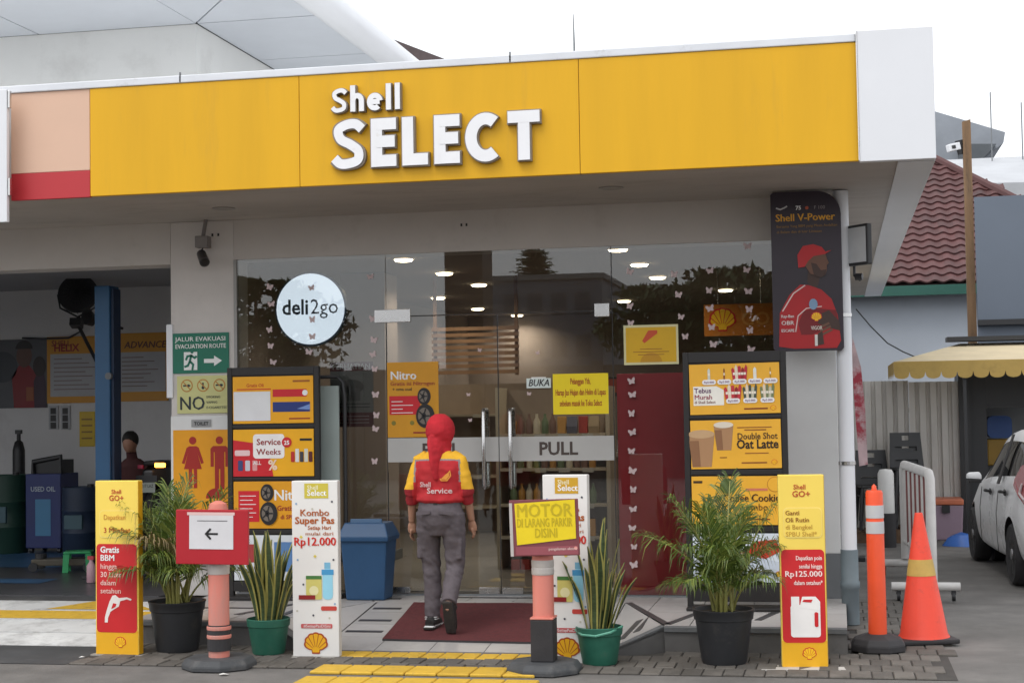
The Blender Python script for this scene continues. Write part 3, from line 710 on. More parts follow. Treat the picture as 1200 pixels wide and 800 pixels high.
# ================================================================== poster stands (four slots each)
YB = 12.86
def stand(label, px0, px1, ytop, ybot, Y, slots, base):
    x, z, w, h = image_box(px0, ytop, px1, ybot, Y)
    zt = z+h/2
    o = thing('poster_stand', label, 'poster stand', (x, Y, PZ+.002))
    H = zt-PZ
    MB().box(-w/2,w/2,.012,.035,.06,H).build('back_board', m_black, o)
    for s in (-1,1): MB().box(s*w/2-.022,s*w/2+.022,-.006,.045,.0,H).build('upright', m_black, o, bevel=.004)
    zs = []
    for (a0, a1) in slots:
        zs.append((image_pt((px0+px1)/2, a0, Y)[1]-PZ, image_pt((px0+px1)/2, a1, Y)[1]-PZ))
    rails = [(zs[0][0]+.012, H-.001)] + [(zs[i+1][0]+.012, zs[i][1]-.012) for i in range(len(zs)-1)] + [(.06, zs[-1][1]-.012)]
    for a, b_ in rails:
        if b_ > a: MB().box(-w/2+.023,w/2-.023,-.004,.011,a,b_).build('rail', m_black, o, bevel=.003)
    MB().box(-w/2-.02,w/2+.02,-base,base*.8,.0,.025).build('foot_plate', m_black, o, bevel=.006)
    return o, w, zs
def slot(o, w, zz, mat, label):
    zc = (zz[0]+zz[1])/2; hh = zz[0]-zz[1]
    p = MB().box(-w/2+.03,w/2-.03,-.003,.009,-hh/2,hh/2).build('poster_sheet', mat, o, loc=(0,0,zc)); p['label'] = label
    return p, w-.06, hh
# left stand
o, w, zs = stand('black poster stand with service and nitrogen posters beside the toilet sign', 270, 372, 430, 690, 13.05, ((441,496),(503,558),(564,619),(627,680)), .14)
p, pw, ph = slot(o, w, zs[0], flat(240,170,14), 'yellow poster with blank white box')
ink(p, rect(-pw*.49,-ph*.44,-pw*.03,ph*.18), -.005, flat(226,226,228)); ink(p, rect(0,ph*.06,pw*.42,ph*.22), -.005, RED); ink(p, rect(0,-ph*.26,pw*.46,-ph*.05), -.005, flat(30,50,120))
txt(p, 'Gratis Oli', -pw*.22, ph*.28, .04, flat(200,70,20), -.005, bold=.02); ink(p, rect(-pw*.45,ph*.22,-pw*.02,ph*.24), -.005, RED)
ink(p, circ(pw*.40,ph*.14,.025,14), -.006, WHT); ink(p, [(pw*.3,-ph*.2),(pw*.46,-ph*.1),(pw*.46,-ph*.22)], -.006, flat(120,150,210)); ink(p, rect(pw*.25,ph*.37,pw*.46,ph*.41), -.005, flat(160,90,20)); ink(p, rect(pw*.2,-ph*.42,pw*.46,-ph*.39), -.005, flat(160,60,20))
p, pw, ph = slot(o, w, zs[1], flat(242,176,14), 'yellow and red service weeks poster')
ink(p, [(-pw*.5,-ph*.5),(0,-ph*.5),(-pw*.04,-ph*.1),(-pw*.2,ph*.2),(-pw*.5,ph*.28)], -.005, RED)
ink(p, rrect(-pw*.25,-ph*.12,pw*.14,ph*.40,.03), -.006, flat(244,240,238)); txt(p, 'Service', -pw*.055, ph*.17, .075, DRED, -.007, bold=.02, maxw=pw*.30); txt(p, 'Weeks', -pw*.055, -ph*.04, .075, DRED, -.007, bold=.02, maxw=pw*.30)
ink(p, circ(pw*.17,ph*.22,.045,20), -.008, RED); txt(p, '25', pw*.17, ph*.17, .05, WHT, -.009, bold=.03)
ink(p, rrect(-pw*.48,-ph*.06,-pw*.29,ph*.06,.012), -.007, flat(235,200,200)); txt(p, '%', -.005, -ph*.36, .12, flat(245,215,190), -.007, bold=.03); txt(p, 'ALL', -pw*.2, -ph*.25, .045, WHT, -.007, bold=.02)
for k in range(3): ink(p, rrect(-pw*(.44-.09*k),-ph*.38,-pw*(.38-.09*k),-ph*.16,.008), -.007, (flat(60,70,120),flat(200,200,210),flat(220,150,150))[k])
for k in range(5): ink(p, rrect(pw*(.22+.055*k),-ph*.2,pw*(.265+.055*k),ph*(.02+.06*(k%2)),.006), -.007, (flat(190,40,40),flat(225,225,225),flat(60,60,70),flat(215,215,200),flat(90,30,30))[k])
ink(p, rect(pw*.33,ph*.25,pw*.48,ph*.30), -.006, BLK)
p, pw, ph = slot(o, w, zs[2], flat(226,156,20), 'amber nitrogen poster with tyres')
ink(p, rect(-pw*.44,-ph*.36,-pw*.18,ph*.3), -.005, RED); txt(p, 'Nitro', -.0, ph*.10, .13, WHT, -.005, 'LEFT', .03); txt(p, 'Gratis isi', .03, -ph*.12, .06, DRED, -.005, 'LEFT', .02); txt(p, 'di SPBU', .06, -ph*.3, .05, DRED, -.005, 'LEFT', .02)
for k in range(6): ink(p, rect(-pw*.42,ph*(.2-.09*k)-.006,-pw*(.22+.04*(k%2)),ph*(.2-.09*k)), -.006, WHT)
tyre(p, -pw*.08, ph*.26, .075, -.008); tyre(p, -pw*.06, -ph*.18, .1, -.014)
p, pw, ph = slot(o, w, zs[3], flat(216,220,224), 'pale poster with blue figures')
ink(p, rect(pw*.0,-ph*.3,pw*.3,ph*.35), -.005, flat(90,130,180)); ink(p, rect(-pw*.4,-ph*.1,-pw*.2,ph*.3), -.006, flat(170,60,60))
# right stand
o, w, zs = stand('black poster stand with coffee and snack posters beside the corner pier', 806, 921, 412, 713, 12.62, ((426,485),(492,549),(558,615),(625,682)), .14)
YL = flat(236,176,50)
p, pw, ph = slot(o, w, zs[0], YL, 'yellow snack offer poster'); p.rotation_euler = (0, R_(-.6), 0)
ink(p, [(-pw*.46,-ph*.32),(-pw*.12,-ph*.32),(-pw*.12,-ph*.02),(-pw*.2,ph*.06),(-pw*.46,ph*.06)], -.005, flat(240,236,226))
txt(p, 'Tebus', -pw*.45, -ph*.07, .055, flat(90,40,90), -.006, 'LEFT', .02); txt(p, 'Murah', -pw*.45, -ph*.20, .055, flat(150,30,60), -.006, 'LEFT', .02); txt(p, 'di Shell Select', -pw*.45, -ph*.28, .03, flat(120,60,40), -.006, 'LEFT', .02)
random.seed(5)
for k in range(8):
    cx = pw*(-.28+.17*k) if k < 5 else pw*(-.02+.19*(k-5)); cz = ph*(.30 if k < 5 else -.08)
    c = (flat(210,214,200),flat(140,70,30),flat(190,40,60),flat(230,232,226),flat(190,140,40),flat(196,50,60),flat(70,80,70),flat(120,130,90))[k]
    ww = (.02,.012,.05,.025,.012,.055,.045,.045)[k]
    nq = 5 if ww > .03 else 1
    for q in range(nq):
        dx = (q-2)*ww*.42 if nq > 1 else 0; w2 = ww*.46 if nq > 1 else ww
        alt = (c, flat(232,214,190), c, flat(150,30,36) if k < 6 else flat(200,196,170), c)[q] if nq > 1 else c
        ink(p, [(cx+dx-w2*.5,cz-ph*.13),(cx+dx+w2*.5,cz-ph*.13),(cx+dx*1.25+w2*.5,cz+ph*(.08+.03*((q*7)%3))),(cx+dx*1.25,cz+ph*(.12+.03*((q*5)%3))),(cx+dx*1.25-w2*.5,cz+ph*(.08+.03*((q*7)%3)))], -.006-.0007*q, alt)
        ink(p, rect(cx+dx-w2*.4,cz-ph*.03,cx+dx+w2*.4,cz+ph*.02), -.0066-.0007*q, flat(240,230,214))
    ink(p, rrect(cx-.055,cz-ph*.21,cx+.055,cz-ph*.11,.02), -.010, flat(240,238,236)); txt(p, 'Rp5.000', cx, cz-ph*.18, .024, flat(120,60,120), -.011, bold=.02)
ink(p, rect(pw*.1,-ph*.42,pw*.36,-ph*.39), -.005, flat(130,60,20)); pecten(p, pw*.42, -ph*.40, .022, -.005)
p, pw, ph = slot(o, w, zs[1], YL, 'yellow oat latte poster with iced coffee cups'); p.rotation_euler = (0, R_(-.4), 0)
def cup(cx, cz, r, hh, foam):
    a = MB(); a.sheet([(cx-r*.72,cz-hh*.5),(cx+r*.72,cz-hh*.5),(cx+r,cz+hh*.5),(cx-r,cz+hh*.5)], -.005, 0); a.sheet(circ(cx,cz+hh*.5,r,22,rz=r*.32), -.006, 1)
    a.sheet([(cx-r*.7,cz-hh*.48),(cx-r*.1,cz-hh*.48),(cx-r*.2,cz+hh*.3),(cx-r*.93,cz+hh*.3)], -.007, 2)
    a.build('cup_print', [flat(172,130,92), foam, flat(140,98,66)], p)
cup(-pw*.38, -ph*.12, .105, .26, flat(196,160,120)); cup(-pw*.13, ph*.14, .078, .2, flat(226,214,196))
txt(p, 'Double Shot', pw*.24, ph*.10, .07, flat(70,40,14), -.006, bold=.015, maxw=pw*.44); txt(p, 'Oat Latte', pw*.24, -ph*.09, .1, flat(40,22,10), -.006, bold=.025, maxw=pw*.46)
for q in ((.02,.33,.40,.35),(.10,.275,.34,.30),(.1,-.2,.36,-.18),(.06,-.4,.34,-.37),(-.18,-.28,-.1,-.26)): ink(p, rect(pw*q[0],ph*q[1],pw*q[2],ph*q[3]), -.005, flat(150,90,30))
pecten(p, pw*.42, -ph*.38, .022, -.005)
p, pw, ph = slot(o, w, zs[2], YL, 'yellow coffee cookie poster')
txt(p, 'Coffee Cookie', pw*.16, -ph*.02, .085, flat(60,30,12), -.006, bold=.025, maxw=pw*.62); txt(p, 'Combo', pw*.18, -ph*.2, .075, flat(90,56,20), -.006, bold=.0)
ink(p, rect(pw*.1,ph*.20,pw*.34,ph*.25), -.005, flat(210,120,90)); ink(p, circ(-pw*.1,ph*.3,.06,20), -.006, flat(70,80,24)); ink(p, circ(pw*.42,ph*.33,.06,22), -.005, flat(190,120,30)); ink(p, circ(pw*.42,ph*.33,.055,22), -.006, YL)
ink(p, rect(pw*.02,-ph*.4,pw*.36,-ph*.37), -.005, flat(130,70,20)); ink(p, rect(-pw*.48,ph*.36,-pw*.38,ph*.41), -.005, flat(60,40,20))
p, pw, ph = slot(o, w, zs[3], flat(214,222,232), 'pale blue poster with red car')
ink(p, [(-pw*.5,-ph*.5),(pw*.5,-ph*.5),(pw*.5,-ph*.1),(pw*.1,ph*.05),(-pw*.5,-ph*.15)], -.005, flat(196,206,218)); ink(p, [(pw*.02,ph*.1),(pw*.2,ph*.34),(pw*.42,ph*.38),(pw*.47,ph*.14),(pw*.3,-ph*.02)], -.006, flat(190,60,40))
ink(p, [(-pw*.42,0),(-pw*.2,ph*.3),(-pw*.05,ph*.1),(-pw*.2,-ph*.12)], -.006, flat(150,160,172)); txt(p, 'pengalaman', pw*.16, -ph*.36, .06, flat(80,90,120), -.007, bold=.01, shear=.2); pecten(p, pw*.44, -ph*.33, .024, -.006)

# white board in a bent tube frame
x, z, w, h = image_box(373,452,397,655,13.22)
o = thing('notice_board', 'pale grey-green board in a bent black tube frame by the window', 'board', (x, 13.24, PZ))
MB().box(-w/2-.1,w/2,0,.02,z-h/2-PZ,z+h/2-PZ).build('board', M('board_pale', (.36,.42,.40), .35, var=.06), o)
a = MB(); zt = z+h/2-PZ
a.tube([(-.25,.03,zt+.08),(w/2-.02,.03,zt+.08),(w/2+.03,.03,zt+.03),(w/2+.045,.03,zt-.1),(w/2+.045,.03,.02)], .017, 10); a.tube([(-.25,.03,zt+.08),(-.25,.03,.02)], .017, 10); a.build('tube_frame', m_dark, o, smooth=True)
a = MB(); a.tube([(w/2+.045,-.16,.02),(w/2+.045,.2,.02)], .018, 8); a.tube([(-.25,-.16,.02),(-.25,.2,.02)], .018, 8); a.build('foot_bar', m_dark, o)

# dark driver blade sign on the corner
x, z, w, h = image_box(904.5,224,987,411,13.0)
o = thing('blade_sign', 'tall dark sign with a driver in a red suit on the corner pier', 'sign', (x, 13.0, z))
r = .2
out = [(-w/2+.02,-h/2),(w/2-.02,-h/2),(w/2,-h/2+.02)] + [(w/2-r+r*cos(q*pi/16), h/2-r*.95+r*.95*sin(q*pi/16)) for q in range(9)] + [(-w/2+.02,h/2),(-w/2,h/2-.02),(-w/2,-h/2+.02)]
MB().prism(out, 0, .07, 0).build('panel', M('sign_aubergine', (.026,.015,.026), .35, var=.4, scale=2), o, bevel=.003)
GOLD = flat(222,160,40)
txt(o, 'Shell V-Power', -.005, h*.315, .085, GOLD, -.003, bold=.028, maxw=w*.84)
txt(o, 'Bersama Yang BBM yang Mesin Andalkan', -w*.42, h*.275, .03, flat(150,110,50), -.003, 'LEFT', .012, maxw=w*.86); txt(o, 'di Balam dan di luar Lintasan', -w*.42, h*.24, .03, flat(150,110,50), -.003, 'LEFT', .012, maxw=w*.64)
txt(o, '75', -w*.10, h*.385, .045, WHT, -.003, bold=.03); ink(o, circ(w*.02,h*.395,.014,12), -.003, flat(190,90,60)); txt(o, 'F 100', w*.2, h*.385, .04, flat(150,140,140), -.003); ink(o, stroke([(-w*.42,h*.4),(-w*.36,h*.39),(-w*.3,h*.4),(-w*.26,h*.41)], .012), -.003, flat(200,196,196))
# printed figure: red suit, cap, head turned aside, arms folded
SK, SK2, CR, CR2 = flat(110,74,56), flat(66,44,36), flat(176,24,30), flat(120,14,20)
ink(o, [(w*.0,-h*.07),(w*.02,h*.0),(w*.18,h*.02),(w*.18,-h*.06),(w*.12,-h*.12)], -.003, SK2, 'printed_neck')
ink(o, [(-w*.42,-h*.47),(-w*.40,-h*.26),(-w*.26,-h*.15),(-w*.10,-h*.085),(w*.02,-h*.09),(w*.2,-h*.12),(w*.34,-h*.18),(w*.42,-h*.28),(w*.46,-h*.44),(w*.40,-h*.485),(-w*.2,-h*.485)], -.005, CR, 'printed_suit')
ink(o, [(-w*.14,-h*.33),(-w*.06,-h*.25),(w*.1,-h*.235),(w*.4,-h*.25),(w*.43,-h*.33),(w*.3,-h*.36),(w*.05,-h*.40),(-w*.1,-h*.40)], -.006, CR2, 'printed_chest')
ink(o, stroke([(-w*.36,-h*.25),(-w*.2,-h*.14),(-w*.03,-h*.09)], .010), -.007, flat(225,200,196)); ink(o, stroke([(-w*.18,-h*.38),(-w*.14,-h*.28),(-w*.02,-h*.235),(w*.2,-h*.225)], .008), -.007, flat(225,200,196))
ink(o, [(w*.12,-h*.28),(w*.3,-h*.25),(w*.44,-h*.32),(w*.46,-h*.38),(w*.3,-h*.36),(w*.14,-h*.33)], -.008, SK2, 'printed_hand')
for k in range(3): ink(o, stroke([(w*(.14+.03*k),-h*(.36+.02*k)),(w*(.3+.02*k),-h*(.33+.02*k))], .018), -.009, SK)
ink(o, [(w*.1,-h*.47),(w*.14,-h*.39),(w*.2,-h*.38),(w*.22,-h*.46)], -.010, SK2); ink(o, rect(w*.09,-h*.47,w*.13,-h*.40), -.011, flat(220,214,210))
ink(o, [(-w*.02,h*.03),(w*.0,h*.10),(w*.1,h*.125),(w*.26,h*.12),(w*.285,h*.075),(w*.315,h*.045),(w*.285,h*.03),(w*.285,h*.0),(w*.26,-h*.03),(w*.16,-h*.035),(w*.05,-h*.02)], -.012, SK, 'printed_head')
ink(o, [(w*.06,h*.05),(w*.1,-h*.03),(w*.2,-h*.045),(w*.26,-h*.03),(w*.28,h*.005),(w*.2,h*.0),(w*.14,h*.04)], -.013, SK2)
ink(o, [(-w*.12,h*.02),(-w*.13,h*.10),(-w*.05,h*.155),(w*.1,h*.165),(w*.22,h*.145),(w*.27,h*.115),(w*.36,h*.125),(w*.26,h*.10),(w*.1,h*.09),(w*.02,h*.06),(-w*.03,h*.025)], -.014, flat(190,30,36), 'printed_cap')
ink(o, circ(w*.08,-h*.21,.034,20,rz=.044), -.012, flat(130,160,190)); pecten(o, w*.12, -h*.29, .042, -.012)
txt(o, 'VIGOR', w*.12, -h*.37, .045, flat(225,215,205), -.014, bold=.02, maxw=w*.16)
for k, s in enumerate(('Ray-Ban','OBR','ESCAPE')): txt(o, s, -w*.29, -h*(.29+.045*k), .034+.012*(k == 1), flat(230,220,216), -.012, bold=.02, maxw=w*.18)
MB().box(w*.2,w*.3,.071,.40,h*.3,h*.33).build('wall_bracket', m_steel, o); MB().box(w*.2,w*.3,.071,.40,-h*.33,-h*.3).build('wall_bracket', m_steel, o)

# ================================================================== floor standees (folded card boxes)
def standee(label, px0, px1, ytop, ybot, Y, mat, matside, yaw=0, depth=.07, group=None, z0=.014):
    x, z, w, h = image_box(px0, ytop, px1, ybot, Y)
    H = z+h/2-z0
    o = thing('standee', label, 'standee', (x, Y, z0), (0, 0, yaw), group)
    MB().box(-w/2,w/2,0,depth,0,H,).build('card_box', [mat], o, bevel=.006)
    if matside: MB().box(w/2+.001,w/2+.002,.004,depth-.004,.004,H-.004).build('side_panel', matside, o)
    MB().box(-w/2-.03,w/2+.03,-.03,depth+.03,-.012,-.002).build('base_sheet', M('base_card', (.35,.33,.30), .7), o)
    return o, w, H
CARDY = M('card_yellow', srgb(248,216,96), .45, var=.04, scale=2)
AMB = flat(236,170,16)
def goplus(label, *a, kind=0, yaw=0):
    o, w, H = standee(label, *a, CARDY, flat(224,164,24), yaw)
    ink(o, rect(-w*.49,.0,w*.49,H*.135), -.002, flat(236,176,30), 'amber_foot'); ink(o, rrect(-w*.47,H*.125,w*.47,H*.61 if kind else H*.635,.03), -.004, flat(206,36,40), 'red_field')
    OLV, = (flat(190,80,40),)
    txt(o, 'Shell', -.01 if kind else .0, H*.925, .045, OLV, -.003, bold=.02); txt(o, 'GO+', .0, H*.885, .058, OLV, -.003, bold=.02)
    a_ = MB(); f0 = rrect(-w*.40,H*.67,w*.44,H*.83,.03); f1 = rrect(-w*.385,H*.675,w*.425,H*.825,.027)
    a_.sheet(f0, -.003, 0); a_.sheet(f1, -.004, 1); a_.build('rounded_frame', [flat(252,226,130), CARDY], o)
    pecten(o, w*.1 if kind else .08*w, H*.068, .045, -.004)
    return o, w, H
o, w, H = goplus('yellow and red fuel offer standee with pump nozzle picture beside the palm', 111, 163, 563, 769, 11.05, kind=0, yaw=R_(-4))
txt(o, 'Dapatkan', -w*.3, H*.775, .055, flat(214,150,60), -.006, 'LEFT', .01, maxw=w*.5); txt(o, '3 Manfaat', -w*.3, H*.70, .055, flat(190,70,30), -.006, 'LEFT', .02, maxw=w*.62)
for k, s in enumerate(('Gratis','BBM','hingga','30 Liter','dalam','setahun')): txt(o, s, -w*.38, H*(.585-.047*k), .064 if k < 2 else .056, WHT if k < 2 else flat(240,200,190), -.006, 'LEFT', .03 if k < 2 else .015)
a = MB(); a.sheet([(-.10,.235),(-.075,.235),(-.072,.27),(-.052,.315),(-.02,.335),(.018,.355),(.03,.395),(.085,.41),(.12,.40),(.125,.412),(.085,.425),(.02,.418),(-.01,.44),(-.035,.435),(-.06,.39),(-.085,.32),(-.098,.275)], -.006, 0); a.sheet([(-.045,.335),(-.01,.352),(.0,.375),(-.028,.38)], -.008, 1); a.build('nozzle_print', [flat(240,232,226), flat(206,36,40)], o)
o, w, H = goplus('yellow and red oil change standee with white canister picture near the corner', 914, 968, 556, 781, 11.0, kind=1, yaw=R_(6))
for k, s in enumerate(('Ganti','Oli Rutin','di Bengkel','SPBU Shell*')): txt(o, s, -w*.36, H*(.79-.037*k), .044, (flat(150,90,20) if k < 2 else flat(196,150,50)), -.006, 'LEFT', .025 if k < 2 else .005)
for k, s in enumerate(('Dapatkan poin','senilai hingga','Rp125.000','dalam setahun*')): txt(o, s, w*.42, H*(.555-.043*k), .042 if k != 2 else .055, flat(248,226,220), -.006, 'RIGHT', .02 if k != 2 else .03, maxw=w*(.56,.5,.80,.62)[k])
a = MB(); a.sheet(rrect(-.09,.2,.11,.42,.02), -.006, 0); a.sheet([(-.085,.40),(-.085,.475),(-.03,.475),(-.03,.40)], -.0065, 0); a.sheet([(-.03,.40),(-.01,.475),(.08,.475),(.11,.44),(.11,.38)], -.007, 0)
a.sheet([(-.01,.44),(.05,.435),(.06,.455),(.0,.455)], -.009, 1); a.sheet(rrect(.07,.27,.095,.37,.01), -.009, 1); a.build('canister_print', [flat(244,240,236), flat(206,36,40)], o)
MB().box(-.3,.26,-.12,.0,-.012,.0).build('loose_card', M('loose_card', (.5,.48,.45), .7), o)
CARDW = M('card_white', srgb(232,230,226), .45, var=.04, scale=2)
def combo(label, *a, yaw=0):
    o, w, H = standee(label, *a, CARDW, flat(214,212,208), yaw)
    ink(o, rect(-w*.22,H*.90,w*.30,H*.985), -.002, flat(206,190,70) if yaw > 0 else flat(206,160,40), 'olive_tab'); txt(o, 'Shell', -w*.16, H*.95, .045, flat(240,236,200), -.003, 'LEFT', .01); txt(o, 'Select', -w*.16, H*.915, .06, WHT, -.003, 'LEFT', .02)
    BRN = flat(176,92,40)
    txt(o, 'Kombo', .0, H*.80, .07, BRN, -.003, bold=.03, maxw=w*.62); txt(o, 'Super Pas', .0, H*.756, .07, BRN, -.003, bold=.03, maxw=w*.86)
    txt(o, 'Setiap Hari', w*.1, H*.722, .04, BRN, -.003, bold=.02, maxw=w*.5); txt(o, 'mulai dari', w*.1, H*.690, .035, BRN, -.003, bold=.02, maxw=w*.6)
    txt(o, 'Rp12.000', .0, H*.632, .085, flat(204,40,24), -.003, bold=.035, maxw=w*.90)
    ink(o, rrect(w*.16,H*.325,w*.38,H*.50,.03), -.003, flat(150,210,232), 'bottle_print'); ink(o, rect(w*.20,H*.50,w*.33,H*.535), -.003, flat(120,180,210)); ink(o, rect(w*.14,H*.465,w*.40,H*.495), -.004, flat(70,150,200))
    ink(o, rrect(-w*.2,H*.325,w*.14,H*.46,.01), -.005, flat(206,196,110), 'snack_print'); ink(o, circ(-w*.03,H*.375,.035,16), -.006, flat(226,220,170)); ink(o, rect(-w*.2,H*.44,w*.14,H*.46), -.006, flat(70,120,60))
    ink(o, rect(-w*.36,H*.325,w*.0,H*.35), -.007, flat(140,30,30)); ink(o, rrect(w*.12,H*.262,w*.46,H*.287,.01), -.003, flat(200,70,60)); ink(o, rrect(-w*.32,H*.162,w*.36,H*.187,.008), -.003, flat(200,90,90)); txt(o, '#SetiapPasDiSini', .01, H*.167, .03, WHT, -.004, maxw=w*.58)
    for q in ((-.4,.87,0),(.38,.88,1),(-.05,.84,2),(.0,.57,3),(-.38,.55,0),(.4,.55,1),(-.26,.41,1),(.3,.22,2),(-.4,.26,2),(-.05,.235,1),(-.3,.68,3),(.42,.3,0)):
        ink(o, circ(q[0]*w,q[1]*H,.008+.005*(q[2]==3),4 if q[2] == 3 else 8), -.003, (flat(140,170,200),flat(70,70,80),flat(200,196,180),flat(220,200,90))[q[2]])
    pecten(o, .0, H*.075, .085, -.004, flat(236,176,30), flat(170,70,30))
    return o
combo('white snack combo standee between the snake plant and the entrance ramp', 343, 396, 563, 771, 11.08, yaw=R_(3))
combo('white snack combo standee half hidden behind the yellow notice post', 637, 690, 556, 781, 10.98, yaw=R_(-3))
# ================================================================== plants
m_leaf = M('palm_leaf', (.085,.135,.022), .42, var=.35, scale=5, trans=.25)
m_leaf2 = M('palm_leaf_light', (.19,.235,.045), .42, var=.3, scale=5, trans=.25)
m_stem = M('palm_stem', (.26,.25,.07), .5, var=.25, scale=8)
m_dry = M('palm_leaf_dry', (.22,.16,.07), .6, var=.25, scale=6)
m_sgreen = M('snake_leaf_green', (.055,.085,.035), .4, var=.45, scale=16, stretch=(1,1,3))
m_syel = M('snake_leaf_margin', (.36,.33,.09), .42, var=.2, scale=9)
m_pot = M('black_pot', (.022,.023,.026), .5, var=.2, scale=5, dirt=(.06,.055,.05), dscale=6, dlo=.58, dhi=.8)
m_gpot = M('green_pot', (.022,.13,.085), .5, var=.2, scale=7, dirt=(.07,.12,.09), dscale=7, dlo=.55, dhi=.8)
m_soil = M('potting_soil', (.03,.022,.016), .95, var=.4, scale=20, bump=.6)
def frond(parent, base, az, L, lean, droop, rng, dry=False, t0=.32):
    N = 16; pts = []
    for i in range(N+1):
        t = i/N
        hr = L*(sin(lean)*(.35*t+.65*t**1.8)); zz = L*(t*(.55+.45*cos(lean))) - droop*L*t**2.6
        pts.append(Vector((base[0]+hr*cos(az), base[1]+hr*sin(az), base[2]+zz)))
    mb = MB(); mb.tube(pts, [.0075*(1-.75*i/N)+.0015 for i in range(N+1)], 5, 0)
    n = 34
    for k in range(n):
        t = t0+(1-t0)*k/(n-1); f = t*N; i = min(N-1, int(f)); p = pts[i].lerp(pts[i+1], f-i)
        tan = (pts[i+1]-pts[i]).normalized(); side = tan.cross(Vector((0,0,1)))
        if side.length < .1: side = Vector((-sin(az), cos(az), 0))
        side.normalize(); upv = side.cross(tan)
        u = (t-t0)/(1-t0); ll = L*.38*(.60+.9*u-1.2*u*u)*rng.uniform(.8,1.15)+.03
        for s in (-1, 1):
            d = (tan*(.55+.55*u) + side*s*(.95-.35*u) + upv*rng.uniform(-.05,.5)).normalized()
            wv = d.cross(upv).normalized()*(.0072*(1-.3*u))
            a = p; b_ = p+d*ll*.5; dr = rng.uniform(.15,.85); c = p+d*ll*.8-Vector((0,0,ll*dr*.4)); e = p+d*ll*.97-Vector((0,0,ll*dr))
            q = 1 if rng.random() < .62 else 2
            mb.add([a-wv*.35, a+wv*.35, b_+wv, b_-wv, c+wv*.75, c-wv*.75, e], [(0,1,2,3),(3,2,4,5),(5,4,6)], q)
    mb.build('frond', [m_stem, m_dry if dry else m_leaf, m_dry if dry else m_leaf2], parent)
def pot(parent, prof, mat, soilz, soilr):
    MB().lathe(prof, (0,0,0), 32).build('pot', mat, parent, smooth=True)
    MB().lathe([(soilr,soilz-.02),(soilr,soilz),(soilr*.5,soilz+.012),(.001,soilz+.014)], (0,0,0), 20).build('soil', m_soil, parent)
PROF = [(.001,.0),(.150,.0),(.158,.02),(.196,.30),(.205,.305),(.212,.36),(.216,.365),(.216,.375),(.203,.375),(.195,.34),(.001,.33)]
def palm(label, px, pyb, Y, seed, sc, fr):
    x, _ = image_pt(px, pyb, Y)
    o = thing('potted_palm', label, 'potted palm', (x, Y, .014))
    pot(o, PROF, m_pot, .345, .19)
    rng = random.Random(seed)
    for i, (az, L, lean, droop) in enumerate(fr):
        frond(o, (rng.uniform(-.07,.07), rng.uniform(-.07,.07), .34), R_(az+rng.uniform(-9,9)), L*sc*rng.uniform(.9,1.06), R_(lean*.76), droop*1.15, rng, dry=(i in (3,) and seed == 4))
    st = MB()
    for i in range(9):
        a = rng.uniform(0, 6.28); st.tube([(.06*cos(a),.06*sin(a),.33),(.09*cos(a),.09*sin(a),.48),(.11*cos(a),.11*sin(a),.60)], [.013,.010,.005], 6)
        st.build('cane', m_stem, o); st = MB()
FR = [(178,.95,52,.22),(5,.95,50,.24),(100,.95,22,.06),(255,.95,46,.28),(215,.9,44,.22),(320,.92,46,.24),(40,1.0,34,.14),(140,1.0,32,.12),(268,.85,50,.3),(190,1.05,30,.12),(350,1.05,28,.10),(235,.7,62,.36),(300,.7,62,.36),(170,.72,66,.42),(15,.72,66,.40),(65,1.08,17,.05),(128,1.0,20,.05),(228,.98,24,.09),(312,.95,26,.1)]
palm('areca palm in a black pot between fuel standee and red arrow board', 208, 763, 11.28, 4, .90, FR)
palm('areca palm in a black pot in front of the coffee poster stand', 849, 778, 11.12, 9, .86, [(a+18, L, l, d) for a, L, l, d in FR])
def snake_leaf(parent, bx, by, bz_, az, h, lean, w, tw, rng):
    rows = 9; mb = MB(); V = []
    for i in range(rows+1):
        t = i/rows; r = lean*h*t**1.5
        c = Vector((bx+r*cos(az), by+r*sin(az), bz_+h*t*(1-.12*lean)))
        c += Vector((sin(t*5+az)*.008, cos(t*4+az)*.008, 0))
        wd = w*(.72+.55*t-.2*t*t)*(1 if t < .72 else max(.02, (1-t)/.28)**.7)
        a = az+pi/2+tw*t; d = Vector((cos(a), sin(a), 0)); nn = Vector((-sin(a), cos(a), 0))
        V.append([c-d*wd/2+nn*w*.12, c-d*wd*.29+nn*w*.04, c, c+d*wd*.29+nn*w*.04, c+d*wd/2+nn*w*.12])
    for i in range(rows):
        for k in range(4):
            mb.add([V[i][k], V[i][k+1], V[i+1][k+1], V[i+1][k]], [(0,1,2,3)], 1 if k in (0,3) else 0)
    o = mb.build('leaf', [m_sgreen, m_syel], parent, smooth=True)
def snake_plant(label, px, pyb, Y, seed, sc, hmax):
    x, _ = image_pt(px, pyb, Y)
    o = thing('snake_plant', label, 'potted plant', (x, Y, .014))
    s = sc
    pot(o, [(.001,0),(.115*s,0),(.12*s,.01),(.150*s,.2),(.158*s,.205),(.162*s,.255),(.155*s,.26),(.148*s,.23),(.001,.225)], m_gpot, .235, .14*s)
    rng = random.Random(seed)
    NL = 26
    for i in range(NL):
        az = 2*pi*i/NL*3.4+rng.uniform(-.4,.4); rr = .02+.085*(i/NL)
        snake_leaf(o, rr*cos(az), rr*sin(az), .225, az, hmax*rng.uniform(.55,1.0)*(1-.25*(i/NL)), .05+.42*(i/NL)*rng.uniform(.6,1.15), rng.uniform(.052,.070), rng.uniform(-.9,.9), rng)
    return o
snake_plant('snake plant in a green pot between arrow board and combo standee', 315, 766, 11.22, 3, 1.0, .78)
sp = snake_plant('snake plant in a green pot beside the yellow notice post', 703, 779, 11.0, 8, 1.02, .80)
